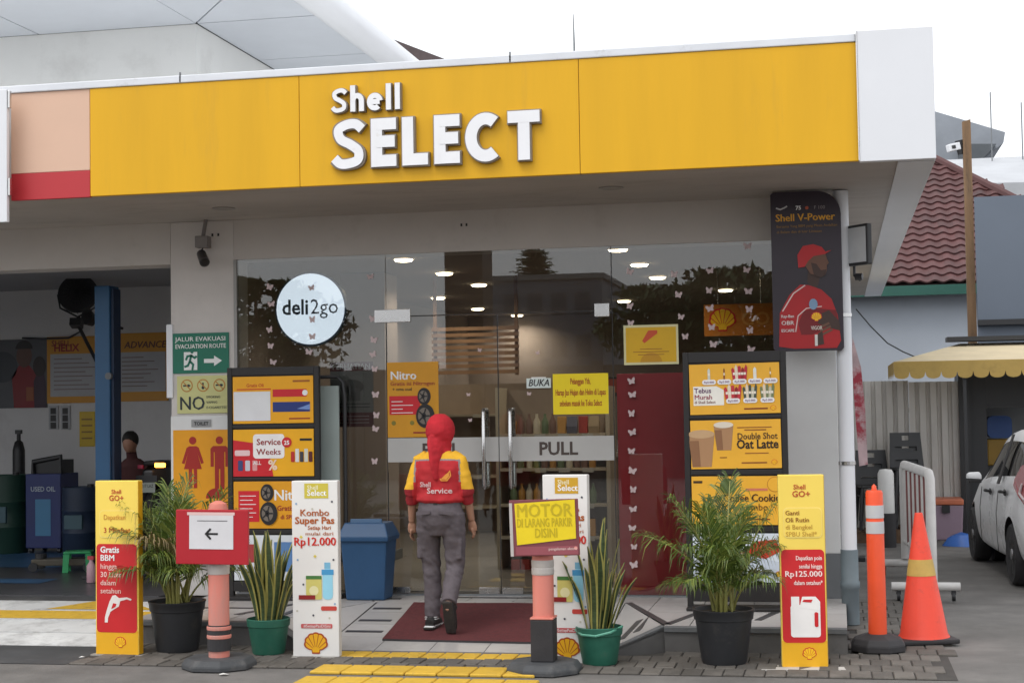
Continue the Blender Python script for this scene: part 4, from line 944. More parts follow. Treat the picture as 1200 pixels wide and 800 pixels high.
a = MB(); a.tube([(-.165,-.02,.235),(-.1,-.14,.215),(0,-.172,.212),(.1,-.145,.235),(.165,-.02,.262)], .009, 6); a.build('pot_handle', M('pot_handle_mint', (.12,.38,.27), .4), sp)

# ================================================================== sign posts, cones
m_pink = M('faded_pink_post', (.66,.21,.16), .5, var=.08, scale=4, stretch=(1,1,.3), dirt=(.5,.24,.2), dscale=4)
m_rub = M('rubber_base', (.055,.058,.062), .7, var=.25, scale=6, bump=.15, dirt=(.11,.105,.10), dscale=5)
m_rubk = M('rubber_black', (.028,.026,.028), .7, var=.25, scale=6, bump=.15)
m_or = M('orange_plastic', (.82,.085,.022), .42, var=.08, scale=4, dirt=(.50,.07,.035), dscale=7, dlo=.6, dhi=.8)
m_orc = M('orange_cone', (.80,.062,.028), .5, var=.08, scale=4, dirt=(.42,.06,.04), dscale=6, dlo=.56, dhi=.8)
def octbase(parent, r, h, mat, n=8, dome=False):
    pr = [(r,0),(r,h*.45),(r*.88,h),(.001,h)] if not dome else [(r,0),(r,h*.4),(r*.86,h*.75),(r*.45,h),(.001,h)]
    MB().lathe(pr, (0,0,0), n).build('base', mat, parent, bevel=.006, seg=1)
def signpost(label, px, pyb, Y, ytop, yaw=0):
    x, _ = image_pt(px, pyb, Y)
    o = thing('sign_post', label, 'sign post', (x, Y, .004), (0,0,R_(22.5)+yaw))
    octbase(o, .265, .075, m_rub)
    H = image_pt(px, ytop, Y)[1]
    return o, H
o, H = signpost('faded pink delineator post with a red arrow board beside the snake plant', 257, 776, 10.62, 587)
a = MB(); a.lathe([(.074,.07),(.072,H-.07),(.06,H-.02),(.02,H)], (0,0,0), 24); a.build('post', m_pink, o, smooth=True)
a = MB(); a.lathe([(.082,.30-.0),(.083,.12)][::-1], (0,0,0), 20); a.build('black_wrap', m_rubk, o)
for z in (.205,.265): a = MB(); a.lathe([(.084,z),(.086,z+.005),(.086,z+.022),(.084,z+.027)], (0,0,0), 20); a.build('pink_band', m_pink, o)
a = MB(); a.lathe([(.076,0),(.078,.01),(.078,.07),(.076,.08)], (0,0,image_pt(257,672,10.62)[1]-.004), 24); a.build('white_band', M('grey_band', (.5,.46,.43), .5), o)
bd, w, h = sign('arrow_board', 'red board with a white arrow paper hung on the pink post', 'sign board', (206,597,290.5,661), 10.50, M('board_red', (.44,.012,.022), .45, var=.05), .03, bevel=.005)
bd.rotation_euler = (0, R_(.6), 0)
ink(bd, rect(-w*.31,-h*.22,w*.30,h*.40), -.003, flat(214,212,214), 'paper'); ink(bd, rect(-w*.34,h*.40,w*.32,h*.455), -.0035, flat(226,190,186), 'tape')
ink(bd, stroke([(-w*.075,h*.06),(w*.09,h*.06)], .014), -.005, BLK, 'arrow'); ink(bd, stroke([(.0-w*.01,h*.155),(-w*.075,h*.06),(-w*.01,-h*.035)], .015), -.006, BLK, 'arrow'); ink(bd, rect(-w*.2,h*.29,w*.22,h*.305), -.004, flat(110,108,110), 'small_print')
for sx in (-.02,.05): MB().box(sx-.01,sx+.01,.031,.045,-h*.3,h*.3).build('strap', m_dark, bd)
o, H = signpost('faded pink delineator post with a yellow notice board near the right snake plant', 638, 778, 10.68, 586)
a = MB(); a.lathe([(.074,.07),(.072,H-.06),(.05,H-.01),(.02,H)], (0,0,0), 24); a.build('post', m_pink, o, smooth=True)
MB().box(-.078,.078,-.086,.082,.076,.36).build('black_wrap', m_rubk, o, bevel=.008, rot=(0,0,R_(-22.5)))
MB().box(-.08,.08,-.088,.084,.361,.375).build('wrap_top', m_pink, o, bevel=.005, rot=(0,0,R_(-22.5)))
for dz in (.0,.05): a = MB(); a.lathe([(.076,0),(.078,.01),(.078,.04),(.076,.05)], (0,0,image_pt(638,668,10.68)[1]+dz-.03), 24); a.build('white_band', MATS['grey_band'], o)
bd, w, h = sign('notice_board', 'yellow paper parking notice over a maroon board on the pink post', 'sign board', (597.5,585,678,651), 10.56, M('board_maroon', (.20,.05,.06), .5, var=.1), .025, bevel=.004, tilt=R_(-1.2))
ink(bd, [(-w*.40,-h*.30),(w*.46,-h*.20),(w*.46,h*.49),(-w*.42,h*.44)], -.005, flat(236,208,30), 'yellow_paper'); ink(bd, rect(-w*.5,-h*.5,-w*.455,h*.45), -.003, flat(190,184,180), 'frame_edge')
YY = flat(196,172,24)
txt(bd, 'MOTOR', w*.01, h*.20, .125, YY, -.007, bold=.02, maxw=w*.80); txt(bd, 'DI LARANG PARKIR', w*.01, h*.02, .085, YY, -.007, bold=.015, maxw=w*.80); txt(bd, 'DISINI', w*.03, -h*.17, .09, YY, -.007, bold=.012, maxw=w*.32)
txt(bd, 'pengalaman ekstra', w*.26, -h*.40, .026, flat(226,196,190), -.003, bold=.02); ink(bd, circ(w*.45,-h*.37,.012,12), -.003, flat(226,150,140)); ink(bd, rect(-w*.42,-h*.48,w*.48,-h*.33), -.002, flat(150,80,88))
# orange delineator
x, _ = image_pt(1029, 757, 11.78)
o = thing('delineator_post', 'bright orange delineator post with two white bands by the corner', 'delineator', (x, 11.78, .016), (0,0,R_(22.5)))
octbase(o, .205, .12, m_rubk, 8, True)
zt = image_pt(1028, 575, 11.78)[1]; a = MB(); a.lathe([(.066,.10),(.062,zt-.03),(.055,zt-.012),(.02,zt-.01),(.016,zt+.02),(.001,zt+.035)], (0,0,0), 24); a.build('post', m_or, o, smooth=True)
for y0, y1 in ((627,613),(609,594)):
    a = MB(); za, zb = image_pt(1028, y0, 11.78)[1], image_pt(1028, y1, 11.78)[1]; a.lathe([(.0655,za),(.0652,zb)], (0,0,0), 24); a.build('reflective_band', M('reflective_grey', (.55,.55,.56), .35, var=.06, scale=8), o, smooth=True)
# cone
x, _ = image_pt(1080, 752, 12.25)
o = thing('traffic_cone', 'tall orange traffic cone with a yellow band and black square base', 'traffic cone', (x, 12.25, .016), (0,R_(-1),R_(14)))
MB().box(-.23,.23,-.2,.2,0,.035).build('base', m_rubk, o, bevel=.012)
zt = image_pt(1083, 603, 12.25)[1]; a = MB(); a.lathe([(.19,.034),(.175,.06),(.033,zt-.02),(.028,zt),(.02,zt)], (.02,0,0), 32); a.build('cone_body', m_orc, o, smooth=True)
za, zb = image_pt(1083, 676, 12.25)[1], image_pt(1083, 657, 12.25)[1]; rr = lambda z: .175-(.175-.033)*(z-.06)/(zt-.08)+.0025
a = MB(); a.lathe([(rr(za),za),(rr(zb),zb)], (.02,0,0), 32); a.build('yellow_band', M('band_dull_yellow', (.55,.36,.09), .6, var=.12, scale=8), o, smooth=True)
# ================================================================== mat, bin, cameras, lamps
a = MB(); n = 14; c0, c1, c2, c3 = Vector((-3.445,11.68)), Vector((-2.165,11.645)), Vector((-2.36,12.87)), Vector((-3.517,12.87))
V = []
for j in range(n+1):
    for i in range(9):
        p = c0.lerp(c1, i/8).lerp(c3.lerp(c2, i/8), j/n); V.append((p.x, p.y, rz(p.y)+.018+.003*noise.noise(Vector((p.x*3,p.y*3,1)))))
Fq = [(j*9+i, j*9+i+1, (j+1)*9+i+1, (j+1)*9+i) for j in range(n) for i in range(8)]
a.add(V, Fq, 0); rim = [i for i in range(9)] + [j*9+8 for j in range(1,n+1)] + [n*9+i for i in range(7,-1,-1)] + [j*9 for j in range(n-1,0,-1)]
lo = [(V[i][0], V[i][1], V[i][2]-.016) for i in rim]; hi = [V[i] for i in rim]; k = len(rim)
a.add(lo+hi, [(i, (i+1)%k, k+(i+1)%k, k+i) for i in range(k)], 1)
tag(a.build('door_mat', [M('mat_maroon', (.115,.022,.024), .95, var=.22, scale=25, bump=.9, bscale=260, dirt=(.16,.06,.055), dscale=5, dlo=.6, dhi=.9), m_rubk]), 'dark maroon fibre door mat on the entrance ramp', 'door mat')
x, z = image_pt(433, 697, 13.12)
o = thing('waste_bin', 'blue plastic waste bin with hooded lid by the glass door', 'waste bin', (x, 13.12, PZ+.002))
mb_ = M('bin_blue', (.022,.075,.17), .45, var=.1, scale=4)
a = MB(); a.loft([[(-.17,-.13,0),(.17,-.13,0),(.17,.13,0),(-.17,.13,0)], [(-.205,-.165,.52),(.205,-.165,.52),(.205,.165,.52),(-.205,.165,.52)]]); a.build('body', mb_, o, bevel=.015)
a = MB(); a.loft([[(-.222,-.185,.50),(.222,-.185,.50),(.222,.185,.50),(-.222,.185,.50)], [(-.225,-.188,.54),(.225,-.188,.54),(.225,.188,.54),(-.225,.188,.54)], [(-.18,-.12,.655),(.18,-.12,.655),(.18,.12,.655),(-.18,.12,.655)]]); a.build('lid', mb_, o, bevel=.01)
MB().box(-.14,.14,-.19,-.165,.575,.64).build('flap', M('bin_blue_dark', (.03,.095,.2), .4), o, bevel=.004, rot=(R_(-14),0,0), loc=(0,-.045,.02))
# cctv on the lintel
x, z = image_pt(238, 284, 13.28)
o = thing('security_camera', 'grey security camera with junction box under the soffit by the bay', 'security camera', (x, 13.28, z))
a = MB(); a.tube([(.02,.02,3.54-z),(.0,.0,.05)], .018, 10); a.build('drop_arm', M('camera_grey', (.22,.2,.19), .5), o)
MB().box(-.06,.06,-.05,.05,-.05,.055).build('junction_box', MATS['camera_grey'], o, bevel=.008)
a = MB(); a.tube([(.0,0,-.05),(-.03,-.02,-.1),(-.02,-.03,-.17),(.01,-.03,-.17)], .006, 6); a.build('cable', m_dark, o)
a = MB(); a.cyl((-.03,.03,-.10),(.055,-.10,-.19), .042, .046, 18); a.build('camera_body', M('camera_dark', (.05,.045,.045), .4), o, smooth=True)
a = MB(); a.cyl((.055,-.10,-.19),(.06,-.108,-.195), .036, .03, 18); a.build('lens', m_black, o)
# flood light at the corner
x, z = image_pt(1004, 287, 13.02)
o = thing('flood_light', 'square black framed flood light on the side of the corner pier', 'flood light', (x, 13.02, z), (0,0,R_(-48)))
MB().box(-.125,.125,0,.05,-.165,.165).build('housing', m_dark, o, bevel=.01)
MB().box(-.105,.105,-.006,.0,-.142,.142).build('lens_panel', M('flood_lens', (.62,.64,.66), .3), o)
a = MB(); a.tube([(-.1,.06,-.10),(-.1,.06,-.24),(-.06,.09,-.28)], .012, 6); a.tube([(-.09,.06,-.25),(-.04,.09,-.25)], .028, 8); a.build('bracket', m_dark, o)

# ================================================================== right side: barrier, bollard, chairs, boxes
x0 = .80; y0 = 14.75
o = thing('folding_barrier', 'white and red expanding barrier on castors beside the parked car', 'barrier', (x0, y0, .012))
xe = image_pt(1060, 600, 16.9)[0]-x0; ye = 16.9-y0
m_bw = M('barrier_white', (.62,.60,.58), .45, var=.1, scale=6); m_br = M('barrier_red', (.20,.06,.055), .5, var=.15)
Ht = image_pt(1087, 556, y0)[1]
a = MB(); a.tube([(0,0,.12),(0,0,Ht-.05),(-.01,.03,Ht),(xe*.5,ye*.5,Ht+.0),(xe+.01,ye-.03,Ht),(xe,ye,Ht-.05),(xe,ye,.18)], .045, 12); a.build('frame', m_bw, o, smooth=True)
for i in range(1, 6):
    t = i/6
    for s in (0, 1):
        a = MB(); a.tube([(xe*t+.012*s-.006,ye*t+.17*s,.34),(xe*t+.012*s-.006,ye*t+.17*s,Ht-.045)], .040 if s else .014, 8); a.build('bar', m_bw if s else m_br, o, smooth=True)
a = MB(); a.tube([(0,0,.36),(xe,ye,.36)], .022, 8); a.build('lower_rail', m_bw, o)
for t, w in ((0,.30),(1,.22)):
    a = MB(); a.tube([(xe*t-w-.06,ye*t,.13),(xe*t+w-.06,ye*t,.13)], .04, 10); a.build('foot', m_bw, o, smooth=True)
    for s in (-1,1):
        c = a = MB(); cx = xe*t-.06+s*(w-.06); a.cyl((cx-.015,ye*t,.043),(cx+.015,ye*t,.043), .042, n=14); a.box(cx-.02,cx+.02,ye*t-.02,ye*t+.02,.06,.1); a.build('castor', m_dark, o)
x, _ = image_pt(1040, 636, 20.4)
o = thing('bollard', 'round bollard painted white above and black below by the side wall', 'bollard', (x, 20.4, 0))
zt = image_pt(1040, 549, 20.4)[1]; a = MB(); a.lathe([(.10,.42),(.10,zt-.06),(.075,zt-.01),(.001,zt)], (0,0,0), 20); a.build('upper', M('bollard_white', (.66,.65,.63), .5), o, smooth=True); a = MB(); a.lathe([(.11,0),(.11,.42),(.10,.425)], (0,0,0), 20); a.build('lower', m_rubk, o, smooth=True)
m_chair = M('chair_black', (.02,.02,.022), .45, var=.1); m_chairb = M('chair_brown', (.05,.035,.03), .5, var=.1)
def chair(mat):
    o = thing('stacking_chair', 'x', 'chair', group='black plastic chairs stacked by the corrugated fence')
    MB().box(-.21,.21,-.2,.22,.42,.45).build('seat', mat, o, bevel=.012)
    b = MB(); th = R_(10)
    for bx in ((-.22,-.15,.45,.9),(.15,.22,.45,.9),(-.15,.15,.86,.9),(-.15,.15,.72,.80),(-.15,-.05,.80,.86),(.05,.15,.80,.86),(-.15,.15,.55,.66)):
        b.box(bx[0],bx[1],.2,.225,bx[2],bx[3])
    me = b.mesh('backrest', mat)
    for v in me.vertices: v.co.y += (v.co.z-.45)*.2; v.co.x *= 1-(v.co.z-.45)*.25
    put('backrest', me, o)
    for sx in (-1,1):
        for sy in (-1,1):
            a = MB(); a.tube([(sx*.23,sy*.22+.01,0),(sx*.19,sy*.18+.01,.43)], .022, 6); a.build('leg', mat, o)
    return o
c0 = chair(m_chair)
for si, (px, pyt, Y, n, mm) in enumerate(((1065,507,21.2,4,0),(1024,516,21.3,2,1))):
    x, z = image_pt(px, pyt, Y); top = z
    for k in range(n):
        c = c0 if (si == 0 and k == 0) else copy_tree(c0)
        c.location = (x, Y-.02*k, max(0, top-.9-.105*(n-1-k)) if si == 0 else .12*k+.16); c.rotation_euler = (0, 0, R_(8))
        c['label'] = ('%s black plastic chair of the tall stack against the fence' % ('lowest', 'second lowest', 'second highest', 'topmost')[k] if si == 0 else '%s black plastic chair of the low stack behind the bollard' % ('lower', 'upper')[k])
        c['group'] = ('chairs in the tall stack' if si == 0 else 'chairs in the low stack')
MB_ = None
for px, dep, wd in ((1065,.5,.5),(1024,.5,.5)):
    x, _ = image_pt(px, 600, 21.25)
    o = thing('wooden_pallet', 'brown wooden pallet under the %s chair stack' % ('tall' if px == 1065 else 'low'), 'pallet', (x, 21.25, 0))
    hh = (.20 if px == 1065 else .16)
    for i in range(4): MB().box(-.27+.145*i,-.17+.145*i,-.3,.3,hh-.025,hh-.002).build('plank', M('pallet_wood', (.12,.07,.04), .8, var=.3, scale=9), o)
    for yy in (-.25,0,.25): MB().box(-.27,.27,yy-.04,yy+.04,0,hh-.026).build('beam', MATS['pallet_wood'], o)
x, z, w, h = image_box(1086,572,1128,614,21.6)
o = thing('storage_box', 'lilac plastic storage box with orange lid by the fence', 'storage box', (x, 21.6, 0))
a = MB(); a.loft([[(-w*.44,-.2,.0),(w*.44,-.2,.0),(w*.44,.2,.0),(-w*.44,.2,.0)], [(-w*.49,-.24,.46),(w*.49,-.24,.46),(w*.49,.24,.46),(-w*.49,.24,.46)]]); a.build('tub', M('tub_lilac', (.33,.24,.30), .4, var=.06), o, bevel=.02)
MB().box(-w*.5,w*.5,-.26,.26,.461,.54).build('lid', M('lid_orange', (.55,.16,.08), .45), o, bevel=.02)
MB().box(-.05,.05,-.268,-.262,.36,.46).build('clasp', m_dark, o)
x, z = image_pt(1126, 618, 20.6)
a = MB(); rng = random.Random(2)
V = [(0,0,.17)]+[(.26*cos(k*.7)*rng.uniform(.7,1.1),.2*sin(k*.7)*rng.uniform(.7,1.1),.0) for k in range(9)]+[(.16*cos(k*.7)*rng.uniform(.7,1.1),.12*sin(k*.7)*rng.uniform(.7,1.1),.12+rng.uniform(-.03,.03)) for k in range(9)]
a.add(V, [(1+k,1+(k+1)%9,10+(k+1)%9,10+k) for k in range(9)]+[(10+k,10+(k+1)%9,0) for k in range(9)])
tag(a.build('plastic_bag', M('bag_blue', (.03,.12,.42), .4, var=.2), None, smooth=True, loc=(x,20.6,.002)), 'crumpled blue plastic bag on the ground beside the storage box', 'plastic bag')
# ================================================================== inside the shop
LGT = []
for i, (x, y) in enumerate(((-4.17,15.04),(-4.17,16.7),(-4.17,18.4),(-2.0,14.8),(-2.0,16.46),(-2.0,18.17),(-5.16,20.3),(-5.18,22.75),(-4.96,24.6),(-1.38,20.5),(-2.9,22.0))):
    o = thing('ceiling_downlight', 'round lit downlight set in the shop ceiling', 'ceiling light', (x, y, 3.298), group='lit downlights in the shop ceiling')
    a = MB(); a.lathe([(.05,-.030),(.080,-.026),(.092,-.012),(.092,-.001)], (0,0,0), 24); a.build('lamp_disc', m_lamp, o)
    a = MB(); a.lathe([(.094,-.008),(.108,-.006),(.110,0),(.094,0),(.094,-.008)], (0,0,0), 24); a.build('trim_ring', m_white, o)
    ld = bpy.data.lights.new('downlight_beam', 'AREA'); ld.shape = 'DISK'; ld.size = .17; ld.energy = 10.0; ld.color = (1,.86,.70); ld.spread = R_(150)
    lo = bpy.data.objects.new('downlight_beam', ld); COL.objects.link(lo); lo.parent = o; lo.location = (0,0,-.034)
m_sh = M('shelf_cream', (.46,.40,.30), .5, var=.06); m_shb = M('shelf_back', (.28,.22,.17), .7, var=.1)
def gondola(label, X, Y, w, zs, depth=.42, top=1.75, rot=0):
    o = thing('shop_shelf', label, 'shelf unit', (X, Y, PZ), (0,0,rot))
    MB().box(-w/2,w/2,depth,depth+.03,0,top).build('back_panel', m_shb, o)
    for s in (-1,1): MB().box(s*w/2-.02+(.0),s*w/2+.02,0.02,depth+.03,0,top+.02).build('upright', m_sh, o)
    for z in zs: MB().box(-w/2+.021,w/2-.021,0,depth-.001,z-.03,z).build('shelf_board', m_sh, o)
    for z in zs:
        for k in range(4):
            x = -w/2+.2+k*(w-.4)/3; MB().box(x-.055,x+.055,-.008,-.001,z-.045,z+.0).build('price_tag', M('tag_white', (.5,.48,.42), .5), o)
    return o
XA, XB = image_pt(592, 560, 15.6)[0], image_pt(704, 560, 15.6)[0]
zl = [image_pt(650, y, 15.6)[1]-PZ for y in (676,628,590,548,508)]
gondola('cream shop shelves of small goods behind the right glass door', (XA+XB)/2, 15.6, XB-XA+.15, zl, top=zl[-1]+.45)
gondola('shop shelves along the back behind the left glass door', -4.3, 20.2, 2.4, [.35,.75,1.15,1.55], top=1.95)
rng = random.Random(21)
protos = []
def proto(kind, col, name, lab):
    if kind == 0: a = MB().lathe([(.034,0),(.036,.02),(.036,.12),(.014,.165),(.014,.20),(.001,.2)], (0,0,0), 10); me = a.mesh(name, flat(*col), True)
    elif kind == 1: me = MB().box(-.045,.045,-.03,.03,0,.17).mesh(name, flat(*col), bevel=.008)
    else: me = MB().loft([[(-.05,-.028,0),(.05,-.028,0),(.05,.028,0),(-.05,.028,0)],[(-.055,-.04,.07),(.055,-.04,.07),(.055,.04,.07),(-.055,.04,.07)],[(-.05,-.004,.17),(.05,-.004,.17),(.05,.004,.17),(-.05,.004,.17)]]).mesh(name, flat(*col), bevel=.004)
    protos.append((name, me, lab))
for c, n_ in (((120,92,80),'dark'),((200,190,168),'grey'),((178,130,60),'amber'),((104,122,90),'green')): proto(0, c, 'bottle', '%s bottle among goods on the shelves behind the glass door' % n_)
for c, n_ in (((200,150,76),'tan'),((176,66,56),'red'),((216,206,180),'cream')): proto(1, c, 'carton', 'small %s carton on the shelves behind the glass door' % n_)
for c, n_ in (((206,194,70),'yellow'),((160,140,110),'brown'),((96,96,110),'dark')): proto(2, c, 'snack_packet', '%s snack packet on the shelves behind the glass door' % n_)
for r_, z in enumerate(zl):
    x = XA+.04
    while x < XB-.02:
        n_, me, lab = protos[rng.choice((0,1,2,3) if r_ in (2,3) else (4,5,6,7,8,9) if r_ < 2 else range(10))]
        w = max(v.co.x for v in me.vertices)*2
        if x+w > XB: break
        if 1:
            tag(put(n_, me, None, (x+w/2, 15.6+.05+rng.uniform(0,.03), PZ+z+.001), (0,0,rng.uniform(-.1,.1))), lab, n_.replace('_',' '), 'shop goods: '+lab.split(' on ')[0].split(' among ')[0])
            x += w+rng.uniform(.003,.014)
# counter with menu sign inside
o = thing('shop_counter', 'brown shop counter at the far side of the shop interior', 'counter', (-1.9, 19.4, PZ))
MB().box(-1.3,1.3,0,.7,0,1.0).build('body', M('counter_brown', (.10,.05,.028), .5, var=.15), o); MB().box(-1.34,1.34,-.04,.74,1.001,1.05).build('worktop', M('counter_top', (.25,.22,.2), .3), o)
x, z, w, h = image_box(825,356,909,393,17.2)
o = thing('hanging_sign', 'orange hanging sign with shell emblem inside the shop', 'sign', (x, 17.2, z))
MB().box(-w/2,w/2,0,.04,-h/2,h/2).build('panel', flat(196,120,34), o); pecten(o, -w*.24, 0, .14, -.004); txt(o, 'GO', w*.22, -.06, .2, flat(214,150,70), -.004, bold=.02)
for sx in (-.3,.3): a = MB(); a.tube([(w*sx,.02,h/2),(w*sx,.02,3.3-z)], .006, 6); a.build('hanger', m_steel, o)
# brown slatted ceiling baffle and a dark column seen through the doors
o = thing('slatted_screen', 'brown slatted timber screen inside the shop beyond the left door', 'screen', (-3.98, 17.3, 2.2))
for k in range(8): MB().box(-.5,.5,0,.04,.07*k,.07*k+.04).build('slat', M('slat_wood', (.22,.12,.06), .6, var=.2), o)
for sx in (-.47,.47): MB().box(sx-.02,sx+.02,.041,.07,-.02,1.1).build('stile', MATS['slat_wood'], o)
o = thing('interior_column', 'pale square column inside the shop behind the lit round sign', 'column', (-5.0, 16.6, PZ)); MB().box(-.25,.25,-.25,.25,0,3.1).build('shaft', m_int, o, bevel=.01); MB().box(-.27,.27,-.27,.27,0,.1).build('skirting', m_greyb, o)
o = thing('display_fridge', 'tall dark drinks fridge with glass door inside the shop', 'fridge', (-3.05, 19.9, PZ))
MB().box(-.4,.4,.02,.65,0,2.0).build('cabinet', m_dark, o, bevel=.01); MB().box(-.35,.35,.0,.019,.15,1.75).build('door', M('fridge_door', (.16,.14,.12), .2), o); MB().box(-.38,.38,-.005,.019,1.8,1.97).build('header', flat(150,60,40), o); MB().box(.3,.32,-.03,-.001,.7,1.2).build('handle', m_steel, o)
# ================================================================== workshop bay
YW = 18.58
o, w, h = sign('price_board', 'yellow service list board on the bay wall left of the blue post', 'board', (55,394,124,472), YW, flat(206,144,30))
ink(o, rect(-w*.44,-h*.40,w*.46,h*.24), -.003, flat(176,176,178)); txt(o, 'SHELL', -w*.42, h*.36, .10, flat(140,50,30), -.003, 'LEFT', .02); txt(o, 'HELIX', -w*.38, h*.28, .13, flat(150,40,30), -.003, 'LEFT', .03)
for k in range(8): ink(o, rect(-w*.38,h*(.17-.065*k)-.012,w*(.1+.3*((k*37)%5)/5),h*(.17-.065*k)), -.005, flat(130,110,108))
o, w, h = sign('price_board', 'yellow service list board on the bay wall right of the blue post', 'board', (126,390,197,470), YW, flat(206,144,30))
ink(o, rect(-w*.3,-h*.36,w*.46,h*.22), -.003, flat(176,176,178)); txt(o, 'ADVANCE', -w*.22, h*.28, .12, flat(90,50,30), -.003, 'LEFT', .03, shear=.2)
for k in range(8): ink(o, rect(-w*.26,h*(.15-.06*k)-.012,w*(.1+.3*((k*53)%5)/5),h*(.15-.06*k)), -.005, flat(130,110,108))
o, w, h = sign('wall_poster', 'large wall poster of two people in red and dark clothes in the bay', 'poster', (-30,398,55,478), YW, flat(84,86,90))
ink(o, [(w*.05,-h*.5),(w*.02,-h*.05),(w*.12,h*.12),(w*.26,h*.12),(w*.36,-h*.02),(w*.34,-h*.5)], -.003, flat(130,24,30)); ink(o, circ(w*.19,h*.26,.11,18,rz=.15), -.004, flat(96,66,54)); ink(o, circ(w*.19,h*.36,.12,18,0,pi,rz=.11), -.005, flat(30,24,24))
ink(o, [(w*.33,-h*.5),(w*.32,-h*.12),(w*.38,h*.04),(w*.46,h*.02),(w*.49,-h*.2),(w*.49,-h*.5)], -.006, flat(56,30,50)); ink(o, circ(w*.40,h*.10,.09,18,rz=.13), -.007, flat(40,28,26)); ink(o, rect(w*.22,-h*.4,w*.32,-h*.2), -.007, flat(150,80,40)); ink(o, circ(-w*.1,h*.1,.2,24), -.003, flat(60,64,70))
o, w, h = sign('wall_notice', 'small yellow paper notice on the bay wall beside the blue post', 'notice', (93,482,111,523), YW, flat(214,180,30)); 
for k in range(4): ink(o, rect(-w*.35,h*(.3-.18*k)-.02,w*.35,h*(.3-.18*k)), -.003, flat(150,110,30))
for q, (a0, s) in enumerate(((62,'OLI'),(76,'BAN'))):
    o, w, h = sign('wall_notice', 'white strip notice with vertical dark lettering %s on the bay wall' % ('nearer the poster' if q == 0 else 'nearer the yellow paper'), 'notice', (a0-5,475,a0+6,503), YW, flat(176,176,178))
    for k in range(3): ink(o, rect(-w*.3,h*(.4-.3*k)-.08,w*.3,h*(.4-.3*k)), -.003, BLK)
# car lift post
x0, z0 = image_pt(110.5, 335, 14.6); x1, _ = image_pt(128, 335, 14.6)
o = thing('lift_column', 'tall blue steel car lift column in the workshop bay', 'lift column', ((x0+x1)/2, 14.6, PZ))
mbl = M('lift_blue', (.025,.105,.23), .4, var=.1, scale=2); w = x1-x0
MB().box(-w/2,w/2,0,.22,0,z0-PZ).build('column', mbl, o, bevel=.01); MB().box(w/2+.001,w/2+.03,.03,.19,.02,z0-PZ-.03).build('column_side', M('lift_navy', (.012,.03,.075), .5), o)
MB().box(-w/2-.1,w/2+.15,-.1,.65,0,.03).build('base_plate', m_dark, o)
zb = image_pt(143,440,14.55)[1]-PZ; a = MB(); a.cyl((w/2-.01,.02,zb),(w/2-.01,-.015,zb), .035, n=14); a.build('bolt_head', m_greyb, o, smooth=True)
# wall fan
x, z = image_pt(92, 345, 17.2)
o = thing('wall_fan', 'black round industrial fan hung high on the bay wall', 'fan', (x, 17.2, z), (R_(-18),0,R_(12)))
o.scale = (.74,)*3
a = MB(); N = 40
for r in (.30,.25,.2,.15,.1): a.tube([(r*cos(2*pi*k/N),-.05-.06*(1-r/.3),r*sin(2*pi*k/N)) for k in range(N+1)], .006, 4)
for k in range(20): q = 2*pi*k/20; a.tube([(.05*cos(q),-.12,.05*sin(q)),(.18*cos(q),-.10,.18*sin(q)),(.30*cos(q),-.05,.30*sin(q)),(.31*cos(q),.06,.31*sin(q))], .005, 4)
a.build('cage', m_dark, o)
for k in range(4):
    q = 2*pi*k/4; a = MB(); d = Vector((cos(q),0,sin(q))); t = Vector((-sin(q),0,cos(q)))
    a.add([d*.05-t*.03+Vector((0,-.03,0)), d*.05+t*.05, d*.27+t*.11+Vector((0,.03,0)), d*.28-t*.05+Vector((0,-.03,0))], [(0,1,2,3)]); a.build('blade', M('fan_blade', (.05,.055,.065), .4), o)
a = MB(); a.cyl((0,.16,0),(0,-.08,0), .09, .06, 16); a.build('motor', m_dark, o, smooth=True); MB().lathe([(.31,-.02),(.315,0),(.31,.08),(.30,.08)], (0,0,0), 36).build('hoop', m_dark, o, rot=(R_(90),0,0))
a = MB(); a.tube([(.0,.1,-.33),(.0,.14,-.48),(.1,1.9,-.9)], .03, 8); a.box(-.12,.06,.04,.22,-.5,-.38); a.tube([(-.33,0,0),(-.28,.02,-.22),(0,.06,-.36),(.28,.02,-.22),(.33,0,0)], .016, 6); a.build('bracket', m_dark, o)
x, z = image_pt(104, 372, 17.6)
o = thing('wall_speaker', 'small black speaker under the fan on the bay wall', 'speaker', (x, 17.6, z), (R_(-15),0,0)); a = MB(); a.loft([[(.07*cos(k*pi/8),-.06,.11*sin(k*pi/8)) for k in range(16)],[(.05*cos(k*pi/8),.1,.08*sin(k*pi/8)) for k in range(16)]]); a.build('cabinet', m_dark, o, smooth=True); a = MB(); a.tube([(0,.05,0),(0,.9,.15)], .02, 6); a.build('arm', m_dark, o)
a = MB(); pts = [image_pt(px, py, 18.54) for px, py in ((26,396),(50,397),(80,396),(95,388),(99,372),(100,350))]; a.tube([(p[0],18.54,p[1]) for p in pts], .012, 6); tag(a.build('wall_cable', m_dark), 'thin black cable running across the bay wall to the fan', 'cable')
